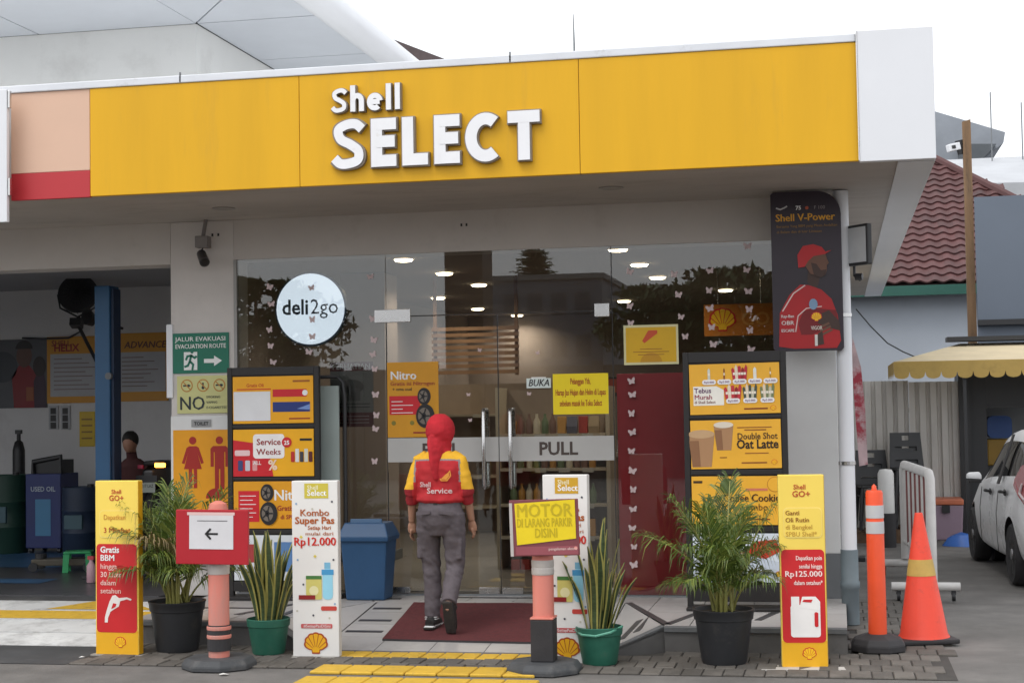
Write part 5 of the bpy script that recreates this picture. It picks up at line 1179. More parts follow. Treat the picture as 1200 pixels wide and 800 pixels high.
# drums, cabinets
def drum(label, px, pyt, pyb, Y, r, col):
    x, zt = image_pt(px, pyt, Y)
    o = thing('oil_drum', label, 'drum', (x, Y, PZ)); H = zt-PZ
    m = M('drum_'+label.split()[0]+label.split()[1], col, .5, var=.15)
    MB().lathe([(r*.97,0),(r,.01),(r,H*.32),(r*1.03,H*.33),(r*1.03,H*.35),(r,H*.36),(r,H*.64),(r*1.03,H*.65),(r*1.03,H*.67),(r,H*.68),(r,H-.01),(r*.97,H),(r*.95,H-.015),(.001,H-.015)], (0,0,0), 28).build('shell', m, o, smooth=True)
    a = MB(); a.cyl((r*.5,0,H-.016),(r*.5,0,H+.03), .04, n=12); a.build('bung', m_dark, o)
    MB().box(-r*.5,r*.5,-r-.006,-r+.03,H*.4,H*.6).build('drum_label', flat(60,90,100), o)
drum('dark green oil drum at the edge of the bay', 8, 556, 640, 17.3, .24, (.015,.05,.035)); drum('navy blue oil drum beside the blue cabinet in the bay', 96, 570, 630, 17.0, .22, (.02,.035,.07))
x, z, w, h = image_box(30,555,71,625,17.2)
o = thing('tool_cabinet', 'blue cabinet with a bottle poster on its front in the bay', 'cabinet', (x, 17.2, PZ)); H = z+h/2-PZ
MB().box(-w/2,w/2,0,.45,.06,H).build('body', M('cabinet_blue', (.018,.03,.14), .45, var=.1), o, bevel=.01); ink(o, rect(-w*.22,H*.22,w*.22,H*.68), -.004, flat(70,130,170), 'bottle_poster'); txt(o, 'USED OIL', 0, H*.78, .08, flat(170,180,190), -.004, bold=.02, maxw=w*.7)
for sx in (-1,1):
    for yy in (.06,.38): a = MB(); a.cyl((sx*w*.4-.02,yy,.032),(sx*w*.4+.02,yy,.032), .03, n=10); a.build('castor', m_dark, o)
a = MB(); a.tube([(-w*.4,.1,H),(-w*.4,.1,H+.14),(w*.4,.1,H+.2),(w*.4,.1,H)], .03, 6); a.box(-w*.42,w*.42,.12,.4,H+.001,H+.16); a.build('top_tray', m_dark, o)
a = MB(); x, z = image_pt(22, 530, 17.9); o = thing('gas_bottle', 'dark upright gas bottle with valve behind the green drum', 'gas bottle', (x, 17.9, PZ)); MB().lathe([(.07,0),(.075,.02),(.075,1.2),(.05,1.3),(.025,1.32),(.025,1.4),(.001,1.4)], (0,0,0), 18).build('cylinder', m_dark, o, smooth=True); MB().box(-.04,.04,-.02,.02,1.4,1.45).build('valve', m_dark, o)
# floor jack, stool, bottle
x, _ = image_pt(64, 668, 15.3)
o = thing('floor_jack', 'long grey trolley jack on the bay floor beside the green stool', 'trolley jack', (x+.15, 15.3, PZ), (0,0,R_(12)))
MB().box(-.35,.3,-.12,.12,.06,.13).build('chassis', M('jack_grey', (.10,.085,.06), .5, var=.3), o, bevel=.01)
a = MB(); a.tube([(.2,0,.12),(.75,.1,.36)], .03, 8); a.build('handle', MATS['jack_grey'], o)
a = MB(); a.lathe([(.06,0),(.06,.05),(.001,.05)], (-.28,0,.131), 14); a.build('saddle', m_dark, o)
for cx in (-.32,.24):
    for yy in (-.14,.14): a = MB(); a.cyl((cx,yy-.015,.05),(cx,yy+.015,.05), .048, n=12); a.build('wheel', m_dark, o)
x, _ = image_pt(92, 668, 15.2)
o = thing('plastic_stool', 'small bright green plastic stool on the bay floor', 'stool', (x, 15.2, PZ), (0,0,R_(20))); mg = M('stool_green', (.03,.36,.12), .45)
MB().box(-.14,.14,-.11,.11,.19,.215).build('seat', mg, o, bevel=.01)
for sx in (-1,1):
    for sy in (-1,1): MB().loft([[(sx*.12-.03,sy*.10-.015,0),(sx*.12+.03,sy*.10-.015,0),(sx*.12+.03,sy*.10+.015,0),(sx*.12-.03,sy*.10+.015,0)],[(sx*.11-.03,sy*.09-.012,.189),(sx*.11+.03,sy*.09-.012,.189),(sx*.11+.03,sy*.09+.012,.189),(sx*.11-.03,sy*.09+.012,.189)]]).build('leg', mg, o)
x, _ = image_pt(107, 681, 14.2); o = thing('spray_bottle', 'pale pink cleaner bottle standing on the bay floor by the lift', 'bottle', (x, 14.2, PZ)); MB().lathe([(.04,0),(.045,.01),(.045,.16),(.018,.2),(.018,.22),(.001,.22)], (0,0,0), 14).build('bottle_body', flat(190,150,160), o, smooth=True); MB().box(-.03,.03,-.02,.015,.221,.255).build('trigger_head', flat(180,60,70), o)

# ================================================================== background left: taller building behind
o = thing('taller_building', 'taller white building with a broad grey eave behind the shop', 'building')
part('wall', M('back_wall_white', (.82,.82,.80), .8, var=.05, scale=.6, dirt=(.56,.55,.53), dscale=.5, dlo=.52, dhi=.8), (-24,-7.58,18.0,40,3.73,6.57), parent=o)
m_es = M('eave_grey', (.62,.65,.70), .7, var=.06, scale=.7)
for j in range(11):
    y0 = 18.0+j*2.1
    MB().box(-7.56,-6.0,y0+.012,y0+2.088,6.572,6.61).build('eave_panel', m_es, o)
for j in range(8):
    x1 = -7.575-j*2.1
    MB().box(x1-2.09,x1-.012,15.9,17.99,6.572,6.61).build('eave_panel', m_es, o)
MB().slab([(-7.56,17.98),(-6.0,17.98),(-6.0,15.9)], 6.572, 6.61).build('eave_panel', m_es, o); MB().slab([(-7.575,17.96),(-6.02,15.9),(-7.575,15.9)], 6.572, 6.61).build('eave_panel', m_es, o)
part('roof', m_greyb, (-24,-5.9,15.8,40,6.615,6.7), parent=o)
a = MB(); a.tube([(-5.87,15.72,6.66),(-5.87,40,6.66)], .19, 16); a.build('gutter', m_white, o, smooth=True)
a = MB(); a.tube([(-24,15.72,6.66),(-5.87,15.72,6.66)], .19, 16); a.build('gutter', m_white, o, smooth=True)
x, z = image_pt(287, 70, 22); a = MB(); a.tube([(-7.54,21.6,3.8),(-7.54,21.6,6.5)], .035, 8); a.build('drain_pipe', m_greyb, o)
# far roof behind
o = thing('far_house', 'distant brown roofed house beyond the tall building', 'house')
x0, z0 = image_pt(440, 42, 46); x1, z1 = image_pt(546, 74, 46)
MB().add([(x0-6,46,z0+1.5),(x0,46,z0+.1),(x1+.4,46,z1-.3),(x1+.4,54,z1-.3),(x0,54,z0+.1),(x0-6,54,z0+1.5),(x0-6,46,z1-.6),(x0-6,54,z1-.6)], [(0,1,4,5),(1,2,3,4),(0,6,2,1),(5,4,3,7)]).build('roof', M('far_roof_brown', (.10,.075,.075), .8, var=.2, scale=3), o)
MB().box(x0-5.8,x1-.2,46.3,53.7,0,z1-.55).build('wall', m_wall, o)
a = MB(); x, z = image_pt(673, 62, 19); _, zt = image_pt(673, 17, 19); a.tube([(x,19,3.7),(x,19,z+.1),(x-.005,19,zt)], [.018,.012,.005], 6); tag(a.build('lightning_rod', m_greyb), 'thin lightning rod standing on the shop roof', 'lightning rod')

# ================================================================== background right
o = thing('tiled_house', 'white house with a maroon tiled roof and green gutter behind the shop', 'house')
YE, YR = 28.0, 33.0
ze = image_pt(1090, 331, YE)[1]; xr, zr = image_pt(1094, 187, YR)
xh, zh = image_pt(1210, 243, 30.6)
m_rt = M('roof_tile_maroon', (.085,.030,.029), .7, var=.2, scale=4, rnd=.18, dirt=(.045,.027,.027), dscale=2)
m_rb = M('roof_underlay', (.05,.03,.028), .9)
sl = (zr-ze)/(YR-YE); xe = xr+(xh-xr)*(YR-YE)/(YR-30.6)
a = MB(); a.add([(-4,YE,ze-.06),(xe,YE,ze-.06),(xr,YR,zr-.06),(-4,YR,zr-.06)], [(0,1,2,3)]); a.add([(-4,YE,ze-.06),(-4,YR,zr-.06),(-4,YR+5,ze-.06)], [(0,1,2)]); a.add([(xe,YE,ze-.06),(xe,YR+5,ze-.06),(xr,YR,zr-.06)], [(0,1,2)]); a.add([(-4,YR,zr-.06),(xr,YR,zr-.06),(xe,YR+5,ze-.06),(-4,YR+5,ze-.06)], [(0,1,2,3)])
a.build('roof_deck', m_rb, o)
rows = 20; tw = .27; sln = math.hypot(YR-YE, zr-ze); rl = sln/rows; th = math.atan2(zr-ze, YR-YE)
V = []; ns = 8
for j, (yy, up) in enumerate(((0,.035),(rl*1.08,.0))):
    for i in range(ns+1): V.append((tw*i/ns, yy, up+.022*sin(2*pi*i/ns)))
V += [(tw*i/ns, 0, .035-.03+.022*sin(2*pi*i/ns)) for i in range(ns+1)]
tmesh = MB().add(V, [(i, i+1, ns+2+i, ns+1+i) for i in range(ns)]+[(2*(ns+1)+i, 2*(ns+1)+i+1, i+1, i) for i in range(ns)]).mesh('roof_tile', m_rt, True)
for r in range(rows):
    yy = YE+(YR-YE)*r/rows; zz = ze+(zr-ze)*r/rows; xmax = xe+(xr-xe)*r/rows
    x = .55
    while x < min(xmax-.05, 4.6):
        put('roof_tile', tmesh, o, (x, yy, zz), (th,0,0)); x += tw
a = MB(); a.tube([(xe,YE,ze+.03),(xr,YR,zr+.03)], .09, 8); a.build('hip_ridge', m_rt, o)
MB().box(-4,4.6,YE-.14,YE-.02,ze-.22,ze-.05).build('gutter', M('gutter_green', (.02,.10,.075), .5), o)
MB().box(-4,xe-.3,YE+.3,YR+4.5,0,ze-.1).build('wall', M('house_wall_blue_white', (.48,.52,.58), .8, var=.06, scale=.7), o)
a = MB(); pts = [(1003,362),(1020,382),(1040,402),(1058,412),(1072,418)]; a.tube([(*(lambda q: (q[0], 27.6, q[1]))(image_pt(px,py,27.6)),) for px, py in pts], .012, 5); tag(a.build('wall_cable', m_dark), 'black cable sagging in front of the pale house wall', 'cable')
# pale roof and concrete parapet far behind
o = thing('concrete_building', 'bare concrete rooftop block with a slanted parapet far behind the tiled house', 'building')
P = [image_pt(px, py, 52) for px, py in ((1060,120),(1178,155),(1176,167),(1152,187),(1152,230),(1060,230))]
MB().prism(P, 52, 58).build('parapet', M('bare_concrete', (.26,.28,.31), .85, var=.15, scale=.8), o)
P = [image_pt(px, py, 51.5) for px, py in ((1124,168),(1168,168),(1150,188),(1124,188))]; MB().prism(P, 51.6, 51.99).build('painted_underside_shade', M('concrete_painted_shade', (.10,.11,.12), .9), o)  # dark slab: shade under the slanted parapet put into the colour
x0, z0 = image_pt(1060,230,52); MB().box(x0,x0+4.2,52.1,57.9,0,z0-.01).build('tower', MATS['bare_concrete'], o)
o = thing('sheet_roof_building', 'building with a pale grey sheet roof beyond the maroon tiles', 'building')
x0, z0 = image_pt(1080,214,44); x1, z1 = image_pt(1230,236,44); zt = image_pt(1160,185,50)[1]
MB().add([(x0-3,44,z0),(x1+4,44,z0-.2),(x1+4,50,zt),(x0-3,50,zt),(x0-3,50,0),(x1+4,50,0),(x0-3,44,0),(x1+4,44,0)], [(0,1,2,3),(6,7,1,0),(3,2,5,4)]).build('roof', M('sheet_roof_grey', (.42,.43,.45), .6, var=.1, scale=1), o)
for k in range(6): MB().box(x0+k*1.4,x0+k*1.4+.05,43.97,44.0,0,z0-.1).build('wall_rib', m_greyb, o)
for px, yt in ((1163,108),(1199,120)):
    x, z = image_pt(px, 200, 49); _, zt = image_pt(px, yt, 49); a = MB(); a.tube([(x,49,z-3),(x,49,zt)], .02, 5); tag(a.build('lightning_rod', m_greyb), 'thin mast on the far roofs %s' % ('beside the concrete block' if px == 1163 else 'beyond the sheet roof'), 'mast')
# dark screen building
o = thing('grey_hoarding', 'tall plain slate-grey hoarding behind the yellow awning', 'hoarding')
x0, zt = image_pt(1141.5, 231, 24); zb = 0
for k in range(3): MB().box(x0+k*1.25+.004,x0+(k+1)*1.25-.004,24,24.08,.05,zt).build('panel', M('hoarding_slate', (.12,.145,.185), .6, var=.05, scale=1), o)
zz = image_pt(1170, 378, 23.9)[1]; MB().box(x0,x0+3.7,23.9,23.998,zz-.03,zz+.05).build('rail', m_dark, o)
for k in (0.05,1.25,2.5): MB().box(x0+k,x0+k+.08,24.085,24.17,0,zt-.1).build('post', m_dark, o)
# wooden pole with lamp
x, zt = image_pt(1132.5, 143, 24.3)
o = thing('wooden_pole', 'weathered square wooden pole rising behind the yellow awning', 'pole', (x, 24.3, 0))
MB().loft([[(-.065,-.05,0),(.065,-.05,0),(.065,.05,0),(-.065,.05,0)],[(-.062,-.05,zt),(.056,-.05,zt+.03),(.056,.05,zt+.03),(-.062,.05,zt)]]).build('shaft', M('pole_wood', (.25,.15,.08), .85, var=.4, scale=4, stretch=(5,5,.6), bump=.4, bscale=30, dirt=(.10,.065,.04), dscale=2, dlo=.45, dhi=.65), o)
x, z = image_pt(1118, 173, 24.25)
o = thing('pole_lamp', 'white lamp head fixed near the top of the wooden pole', 'lamp', (x, 24.25, z), (0,R_(-12),R_(20)))
MB().box(-.1,.08,-.06,.06,-.05,.06).build('housing', m_white, o, bevel=.012); MB().box(-.06,.0,-.066,-.061,-.02,.03).build('window', m_dark, o); MB().box(.05,.16,-.02,.04,-.12,.09).build('bracket', m_dark, o)
# corrugated fence
xa, zt = image_pt(1001, 447, 22); xb, _ = image_pt(1128, 446, 22)
o = thing('corrugated_fence', 'grey-white corrugated metal fence between the shop side and black kiosk', 'fence', (0, 22, 0))
m_cor = M('corrugated_grey', (.62,.60,.57), .5, metal=0, var=.12, scale=2, stretch=(1,1,.25), dirt=(.48,.46,.43), dscale=2)
def corr(x0, x1, z0, z1, pitch, dep):
    n_ = max(1, round((x1-x0)/pitch)); p = (x1-x0)/n_; pr = []
    for k in range(n_):
        for u, y in ((0,0),(.55,0),(.66,dep),(.92,dep)): pr.append((x0+(k+u)*p, y))
    pr.append((x1, 0)); V = [(x,y,z0) for x,y in pr]+[(x,y,z1) for x,y in pr]; L = len(pr)
    return MB().add(V, [(i,i+1,L+i+1,L+i) for i in range(L-1)])
xm = (xa+xb)/2
corr(xa-.3, xm, .03, zt, .145, .05).build('metal_sheet', m_cor, o); corr(xm+.004, xb, .03, zt-.02, .145, .05).build('metal_sheet', m_cor, o)
for z in (.4,1.7): MB().box(xa-.3,xb,.055,.1,z-.03,z+.03).build('rail', m_dark, o)
# kiosk with awning
xk, zk = image_pt(1131, 438, 22)
o = thing('black_kiosk', 'black kiosk with a service opening under the yellow awning', 'kiosk', (0,0,0))
mk = M('kiosk_black', (.028,.029,.032), .5, var=.12)
xo, zo = image_pt(1156, 478, 22); _, zo2 = image_pt(1156, 560, 22)
part('front_wall', mk, (xk,xo,22,22.06,0,2.3), parent=o); part('front_header', mk, (xo+.001,4.4,22,22.06,zo,2.3), parent=o); part('front_counter_wall', mk, (xo+.001,4.4,22,22.06,0,zo2), parent=o)
part('side_wall', mk, (xk,xk+.06,22.061,24.0,0,2.3), parent=o); part('back_wall', M('kiosk_back', (.30,.31,.32), .6), (xk+.06,4.4,23.8,23.86,0,2.3), parent=o); part('kiosk_roof', mk, (xk,4.4,22.07,23.9,2.302,2.36), parent=o)
part('post', m_dark, (xk-.10,xk-.02,21.9,21.98,0,2.3), (xk-.0,xk+.05,21.93,21.99,0,2.3), parent=o)
x, z, w, h = image_box(1157,487,1186,513,23); q = MB().prism(rrect(x-w/2,z-h/2,x+w/2,z+h/2,.08), 23, 23.3).build('drinks_tank', M('tank_blue', (.02,.09,.33), .4), None); tag(q, 'blue water tank inside the black kiosk above the yellow box', 'tank')
x, z, w, h = image_box(1157,514,1190,545,23); q = MB().box(x-w/2,x+w/2,23,23.35,z-h/2,z+h/2-.005).build('yellow_box', M('box_amber', (.45,.26,.04), .5), None, bevel=.02); tag(q, 'amber yellow box inside the black kiosk opening', 'box')
o2 = MB().box(x-w/2-.2,x+w/2+1.2,22.9,23.5,0,z-h/2-.002).build('kiosk_counter', mk, o)
o = thing('scalloped_awning', 'cream and yellow canvas awning with scalloped edge over the kiosk', 'awning', (0,0,0))
m_can = M('canvas_cream', (.60,.50,.33), .8, var=.08, scale=3, trans=.15); m_val = M('canvas_mustard', (.50,.34,.10), .8, var=.12, scale=4, dirt=(.36,.25,.08), dscale=4, trans=.2)
xa0, za = image_pt(1047, 424, 20.6); xb0, zb0 = 4.4, image_pt(1130,412,20.6)[1]; ztop = image_pt(1130, 412, 22.4)[1]; xt = image_pt(1128, 398, 22.2)[0]
a = MB(); a.add([(xa0,20.6,za),(4.4,20.6,za),(4.4,22.6,ztop+.12),(xt,22.6,ztop+.12),(xa0,22.9,za)], [(0,1,2,3),(0,3,4)]); a.build('canopy', m_can, o)
n = 19; w = (4.4-xa0)/n
for k in range(n):
    x0 = xa0+k*w; pts = [(x0,za+.002),(x0+w,za+.002),(x0+w,za-.13)] + [(x0+w/2+w/2*.92*cos(q*pi/8), za-.17-.05*sin(q*pi/8)) for q in range(0,9)] + [(x0,za-.13)]
    MB().prism(pts, 20.585, 20.592).build('valance_scallop', m_val, o)
for k in range(6):
    pts = [(20.6+k*.38,za),(20.6+(k+1)*.38,za),(20.6+(k+1)*.38,za-.15),(20.6+(k+.5)*.38,za-.21),(20.6+k*.38,za-.15)]
    MB().add([(xa0,y,z) for y,z in pts], [tuple(range(5))]).build('valance_scallop', m_val, o)
part('awning_frame', m_dark, (xa0+.02,4.4,20.61,20.64,za-.03,za-.004), (xt-.2,4.4,22.2,22.6,ztop+.14,ztop+.2), parent=o)
for px in (1130,): x = image_pt(px,430,20.65)[0]; MB().box(x-.02,x+.02,20.65,20.69,0,za-.031).build('support_post', m_dark, o)
# hanging banner at the shop side
o = thing('feather_banner', 'slim faded red and pink banner leaning along the shop side', 'banner', (.12, 18.6, 0))
pts = [image_pt(px, py, 18.6) for px, py in ((999,395),(1009,430),(1014,480),(1017,544),(1007,546),(1001,470),(998,420))]
MB().prism([(x-.12,z) for x,z in pts], -.004, .004).build('cloth', M('banner_cloth', (.50,.36,.37), .8, var=.35, scale=3, dirt=(.35,.04,.06), dscale=2.5, dlo=.5, dhi=.6), o)
a = MB(); a.tube([(.0,.02,0),(.02,.02,1.2),(.03,.02,2.62)], .012, 6); a.build('pole', m_steel, o); MB().box(-.1,.15,-.1,.15,0,.05).build('base', m_dark, o, bevel=.01)

# ================================================================== across the forecourt (seen mirrored in the glazing)
m_tl = M('tree_leaf', (.05,.085,.025), .6, var=.35, scale=.8); m_bark = M('bark', (.09,.065,.045), .9, var=.3)
def tree(label, px, pyt, Yv, rx, top_shape, n, seed, name='broadleaf_tree', cz=.55):
    x, zt = image_pt(px, pyt, Yv); y = 2*YF-Yv
    o = thing(name, label, 'tree', (x, y, 0)); rng = random.Random(seed)
    a = MB(); a.tube([(0,0,0),(.1,.05,zt*.4),(0,.1,zt*.92)], [.28,.2,.04], 10); a.build('trunk', m_bark, o)
    for k in range(6):
        q = rng.uniform(0,6.28); z0 = zt*rng.uniform(.35,.6); b = MB(); b.tube([(0,0,z0),(rx*.4*cos(q),rx*.4*sin(q),z0+zt*.12),(rx*.7*cos(q),rx*.7*sin(q),z0+zt*.2)], [.09,.06,.02], 6); b.build('limb', m_bark, o)
    c = MB(); clumps = []
    for k in range(60):
        q = rng.uniform(0,6.28); u = rng.random(); zz = zt*(1-cz)+zt*cz*u; r = rx*top_shape(u)*math.sqrt(rng.random())
        clumps.append((Vector((r*cos(q), r*sin(q), zz)), rx*rng.uniform(.16,.34)*(.4+.6*top_shape(u))))
    for k in range(n):
        cc, cr = rng.choice(clumps); d = Vector((rng.gauss(0,1),rng.gauss(0,1),rng.gauss(0,.8))).normalized()*cr*rng.uniform(.5,1.05); p = cc+d
        if p.z > zt: p.z = zt
        e1 = Vector((rng.gauss(0,1),rng.gauss(0,1),rng.gauss(0,1))).normalized(); e2 = e1.orthogonal().normalized(); s = rng.uniform(.12,.26)
        c.add([p-e1*s, p-e2*s*.5, p+e1*s, p+e2*s*.5], [(0,1,2,3)])
    c.build('crown', m_tl, o)
x, zt = image_pt(626, 294, 62); o = thing('conifer_tree', 'tall pointed tree across the forecourt mirrored above the doors', 'tree', (x, 2*YF-62, 0)); rng = random.Random(1)
a = MB(); a.tube([(0,0,0),(0,0,zt*.5),(0,0,zt)], [.3,.2,.03], 10); a.build('trunk', m_bark, o)
c = MB()
for k in range(420):
    u = (k+.5)/420; z0 = zt*(.30+.70*u); r = (2.7*(1-u)+.35)*rng.uniform(.65,1.1); q = k*2.4
    d = Vector((cos(q), sin(q), rng.uniform(-.05,.28))); s = Vector((-sin(q), cos(q), 0))
    for j in range(7):
        t = (j+1)/7; p = Vector((0,0,z0))+d*r*t; w = .34*(1.1-t)*rng.uniform(.7,1.2)
        for sg in (-1,1): c.add([p-d*.16, p+s*sg*w*.6+d*.02, p+s*sg*w+d*.22+Vector((0,0,rng.uniform(-.12,.06))), p+d*.14], [(0,1,2,3)])
c.build('crown', m_tl, o)
o = thing('dark_reflection_wall', 'long dull brown wall added behind the camera to darken the glass reflections', 'wall', (0, -13.5, 0))  # added out of view: darkens the lower reflections and hides the tree trunks
for k in range(12): MB().box(-22+k*3.2,-22+k*3.2+3.19,0,.2,0,2.9).build('wall_panel', M('reflection_wall_brown', (.10,.08,.07), .85, var=.2), o)
for k in range(13): MB().box(-22+k*3.2-.15,-22+k*3.2+.15,.201,.3,0,3.0).build('wall_pier', MATS['reflection_wall_brown'], o)
tree('broad leafy tree across the forecourt mirrored in the right pane', 862, 318, 56, 3.0, lambda u: math.sqrt(max(.05,1-(2*u-1)**2)), 5500, 2)
tree('wide low tree across the forecourt mirrored beside the broad one', 778, 338, 56, 2.4, lambda u: math.sqrt(max(.05,1-(2*u-1)**2)), 3500, 3, cz=.4)
tree('leafy tree across the forecourt mirrored in the left pane', 300, 330, 54, 3.0, lambda u: math.sqrt(max(.05,1-(2*u-1)**2)), 4500, 4)
o = thing('office_block', 'slate blue office block across the forecourt behind the pointed tree', 'building')
x0, zt = image_pt(575, 330, 58); x1, _ = image_pt(705, 326, 58); y = 2*YF-58
MB().box(x0,x1,y-8,y,0,zt).build('wall', M('block_slate', (.13,.15,.19), .7, var=.08), o)
for r in range(3):
    for c in range(4):
        xx = x0+.5+c*(x1-x0-.6)/4; MB().box(xx,xx+.55,y+.001,y+.04,zt-1.3-r*1.6,zt-.5-r*1.6).build('window', M('block_window', (.05,.06,.08), .2), o)
MB().box(x0-.1,x1+.1,y-8.1,y+.1,zt+.001,zt+.2).build('roof_edge', m_greyb, o)
o = thing('pump_canopy_column', 'dark brown forecourt canopy column mirrored beside the doors', 'column')
x0, _ = image_pt(521,330,40); x1, zt = image_pt(565,300,40); y = 2*YF-40; MB().box(x0,x1,y-1.2,y,0,zt+1.5).build('shaft', M('column_brown', (.05,.032,.026), .6), o); MB().box(x0-.03,x1+.03,y-1.23,y+.03,0,.3).build('plinth', m_greyb, o)
# ================================================================== people
def remesh(mb, voxel, name, mats, parent, cls=None, smooth=5, disp=0, dsc=9, seed=0, loc=None):
    me = mb.mesh('tmp', mats); ob = put('tmp', me)
    r = ob.modifiers.new('r', 'REMESH'); r.mode = 'VOXEL'; r.voxel_size = voxel; r.use_smooth_shade = True
    s = ob.modifiers.new('s', 'SMOOTH'); s.iterations = smooth; s.factor = .5
    dg = bpy.context.evaluated_depsgraph_get(); dg.update()
    m2 = bpy.data.meshes.new_from_object(ob.evaluated_get(dg)); bpy.data.objects.remove(ob)
    m2.materials.clear()
    for m in (mats if isinstance(mats, (list, tuple)) else [mats]): m2.materials.append(m)
    if disp:
        NR = [v.normal.copy() for v in m2.vertices]
        for v in m2.vertices:
            p = v.co; k = noise.noise(Vector((p.x*dsc+seed, p.y*dsc, p.z*dsc*1.8)))+.5*noise.noise(Vector((p.x*dsc*2+seed, p.y*dsc*2, p.z*dsc*3)))
            v.co = p + NR[v.index]*k*disp
    for p in m2.polygons:
        p.use_smooth = True; p.material_index = cls(p.center) if cls else 0
    m2.name = name
    return put(name, m2, parent, loc)
def ell(mb, c, rx, ry, rz_, n=16, m=0):
    rows = 9
    for_r = [[(c[0]+rx*sin(pi*j/rows)*cos(2*pi*k/n), c[1]+ry*sin(pi*j/rows)*sin(2*pi*k/n), c[2]-rz_*cos(pi*j/rows)) for k in range(n)] for j in range(1, rows)]
    mb.loft(for_r); return mb
def ering(c, rx, ry, n=20): return [(c[0]+rx*cos(2*pi*k/n), c[1]+ry*sin(2*pi*k/n), c[2]) for k in range(n)]
m_skin = M('skin', (.36,.19,.125), .55, var=.06, scale=10)
m_hij = M('hijab_red', (.46,.012,.022), .85, var=.15, scale=8, bump=.25, bscale=40)
m_shR = M('shirt_red', (.44,.016,.022), .8, var=.12, scale=9); m_shY = M('shirt_yellow', (.74,.40,.02), .8, var=.08, scale=9); m_shG = M('shirt_piping', (.24,.20,.20), .7)
m_tr = M('trouser_grey', (.105,.088,.098), .85, var=.22, scale=9, bump=.35, bscale=45)
m_shoe = M('shoe_black', (.018,.016,.016), .6, var=.2); m_sole = M('shoe_sole', (.035,.03,.027), .8, var=.3, scale=14, bump=.4); m_lace = M('shoe_white', (.6,.6,.6), .6)
def hand(mb, w, d, s, curl=.35, n=7):
    """palm and five fingers hanging from wrist w along d; s = side of the thumb (+1/-1 in x)"""
    d = Vector(d).normalized(); f = Vector((0,1,0)); f = (f-d*f.dot(d)).normalized(); o_ = d.cross(f)
    w = Vector(w)
    mb.tube([w, w+d*.03, w+d*.065, w+d*.09], [.022,.034,.037,.032], 10, flat=.55)
    for i, (off, L, r) in enumerate(((.026,.068,.0088),(.009,.078,.0092),(-.009,.072,.0088),(-.026,.056,.0078))):
        a = w+d*.082+f*off; b = a+d*L*.45+o_*(.006*s); c = b+(d*.85+o_*(-s)*curl).normalized()*L*.32; e = c+(d*.6+o_*(-s)*curl*1.8).normalized()*L*.26
        mb.tube([a-d*.02, a, b, c, e], [r,r,r*.98,r*.9,r*.7], n)
    a = w+d*.03+f*.03; mb.tube([a, a+f*.02+d*.02, a+f*.028+d*.048, a+f*.024+d*.07], [.012,.0115,.010,.007], n)
PX, PY = image_pt(518, 730, 12.02)[0], 12.02
per = thing('person', 'person in red headscarf, red and yellow work shirt and grey trousers walking in', 'person', (PX, PY, rz(PY)+.016), (0,0,R_(-4)))
per.scale = (1.035,)*3
b = MB()
ell(b, (0,.035,1.475), .075, .095, .118); b.tube([(0,.01,1.25),(0,.02,1.40)], [.06,.055], 12)
b.tube([(0,.06,1.462),(0,.14,1.452),(0,.135,1.44)], [.02,.012,.008], 8)      # nose
b.loft([ering((0,0,z), rx, ry) for z, rx, ry in ((.80,.11,.08),(.88,.135,.09),(1.0,.125,.085),(1.18,.15,.10),(1.28,.15,.085),(1.33,.08,.06))])
AR = {-1: ((-.155,0,1.27),(-.214,-.035,1.03),(-.235,.02,.80)), 1: ((.155,0,1.27),(.208,.0,1.03),(.222,.07,.81))}
for s in (-1, 1):
    sh, el, wr = AR[s]; b.tube([sh, el, wr], [.05,.04,.026], 12); d = Vector(wr)-Vector(el); hand(b, wr, d+Vector((0,.01,-.05)), s)
LG = {-1: ((-.085,0,.86),(-.080,.045,.46),(-.072,.0,.10)), 1: ((.085,0,.86),(.098,.02,.47),(.125,-.235,.19))}
for s in (-1, 1):
    b.tube(LG[s], [.066,.050,.034], 12)
b.tube([LG[-1][2], (-.075,.05,.05), (-.078,.11,.042)], [.036,.034,.024], 10); b.tube([LG[1][2], (.125,-.225,.165)], [.03,.022], 10)
remesh(b, .0055, 'body', [m_skin], per, smooth=3)
# trousers: hips, two loose legs, cargo pockets
t = MB()
t.loft([ering((0,y,z), rx, ry) for z, rx, ry, y in ((.70,.10,.09,0),(.78,.172,.125,-.005),(.86,.180,.135,-.012),(.94,.165,.118,-.005),(.985,.158,.108,0))])
def leg(P, Rr):
    t.tube(P, Rr, 18)
leg([(-.092,-.005,.86),(-.098,.0,.74),(-.098,.03,.60),(-.092,.045,.46),(-.080,.03,.30),(-.076,.005,.15),(-.075,.0,.085)], [.098,.092,.080,.070,.065,.060,.058])
leg([(.092,-.005,.86),(.100,-.005,.74),(.106,.012,.60),(.108,.012,.46),(.108,-.07,.36),(.118,-.16,.27),(.124,-.215,.215)], [.098,.092,.080,.072,.067,.061,.057])
for s, y in ((-1,.02),(1,.0)): t.obox((s*.165,y,.60), (.03,.12,.15), Matrix.Rotation(s*.06,3,'Y'))
def folds(c): return 0
trs = remesh(t, .008, 'trousers', [m_tr], per, smooth=3, disp=.006, dsc=9, seed=3)
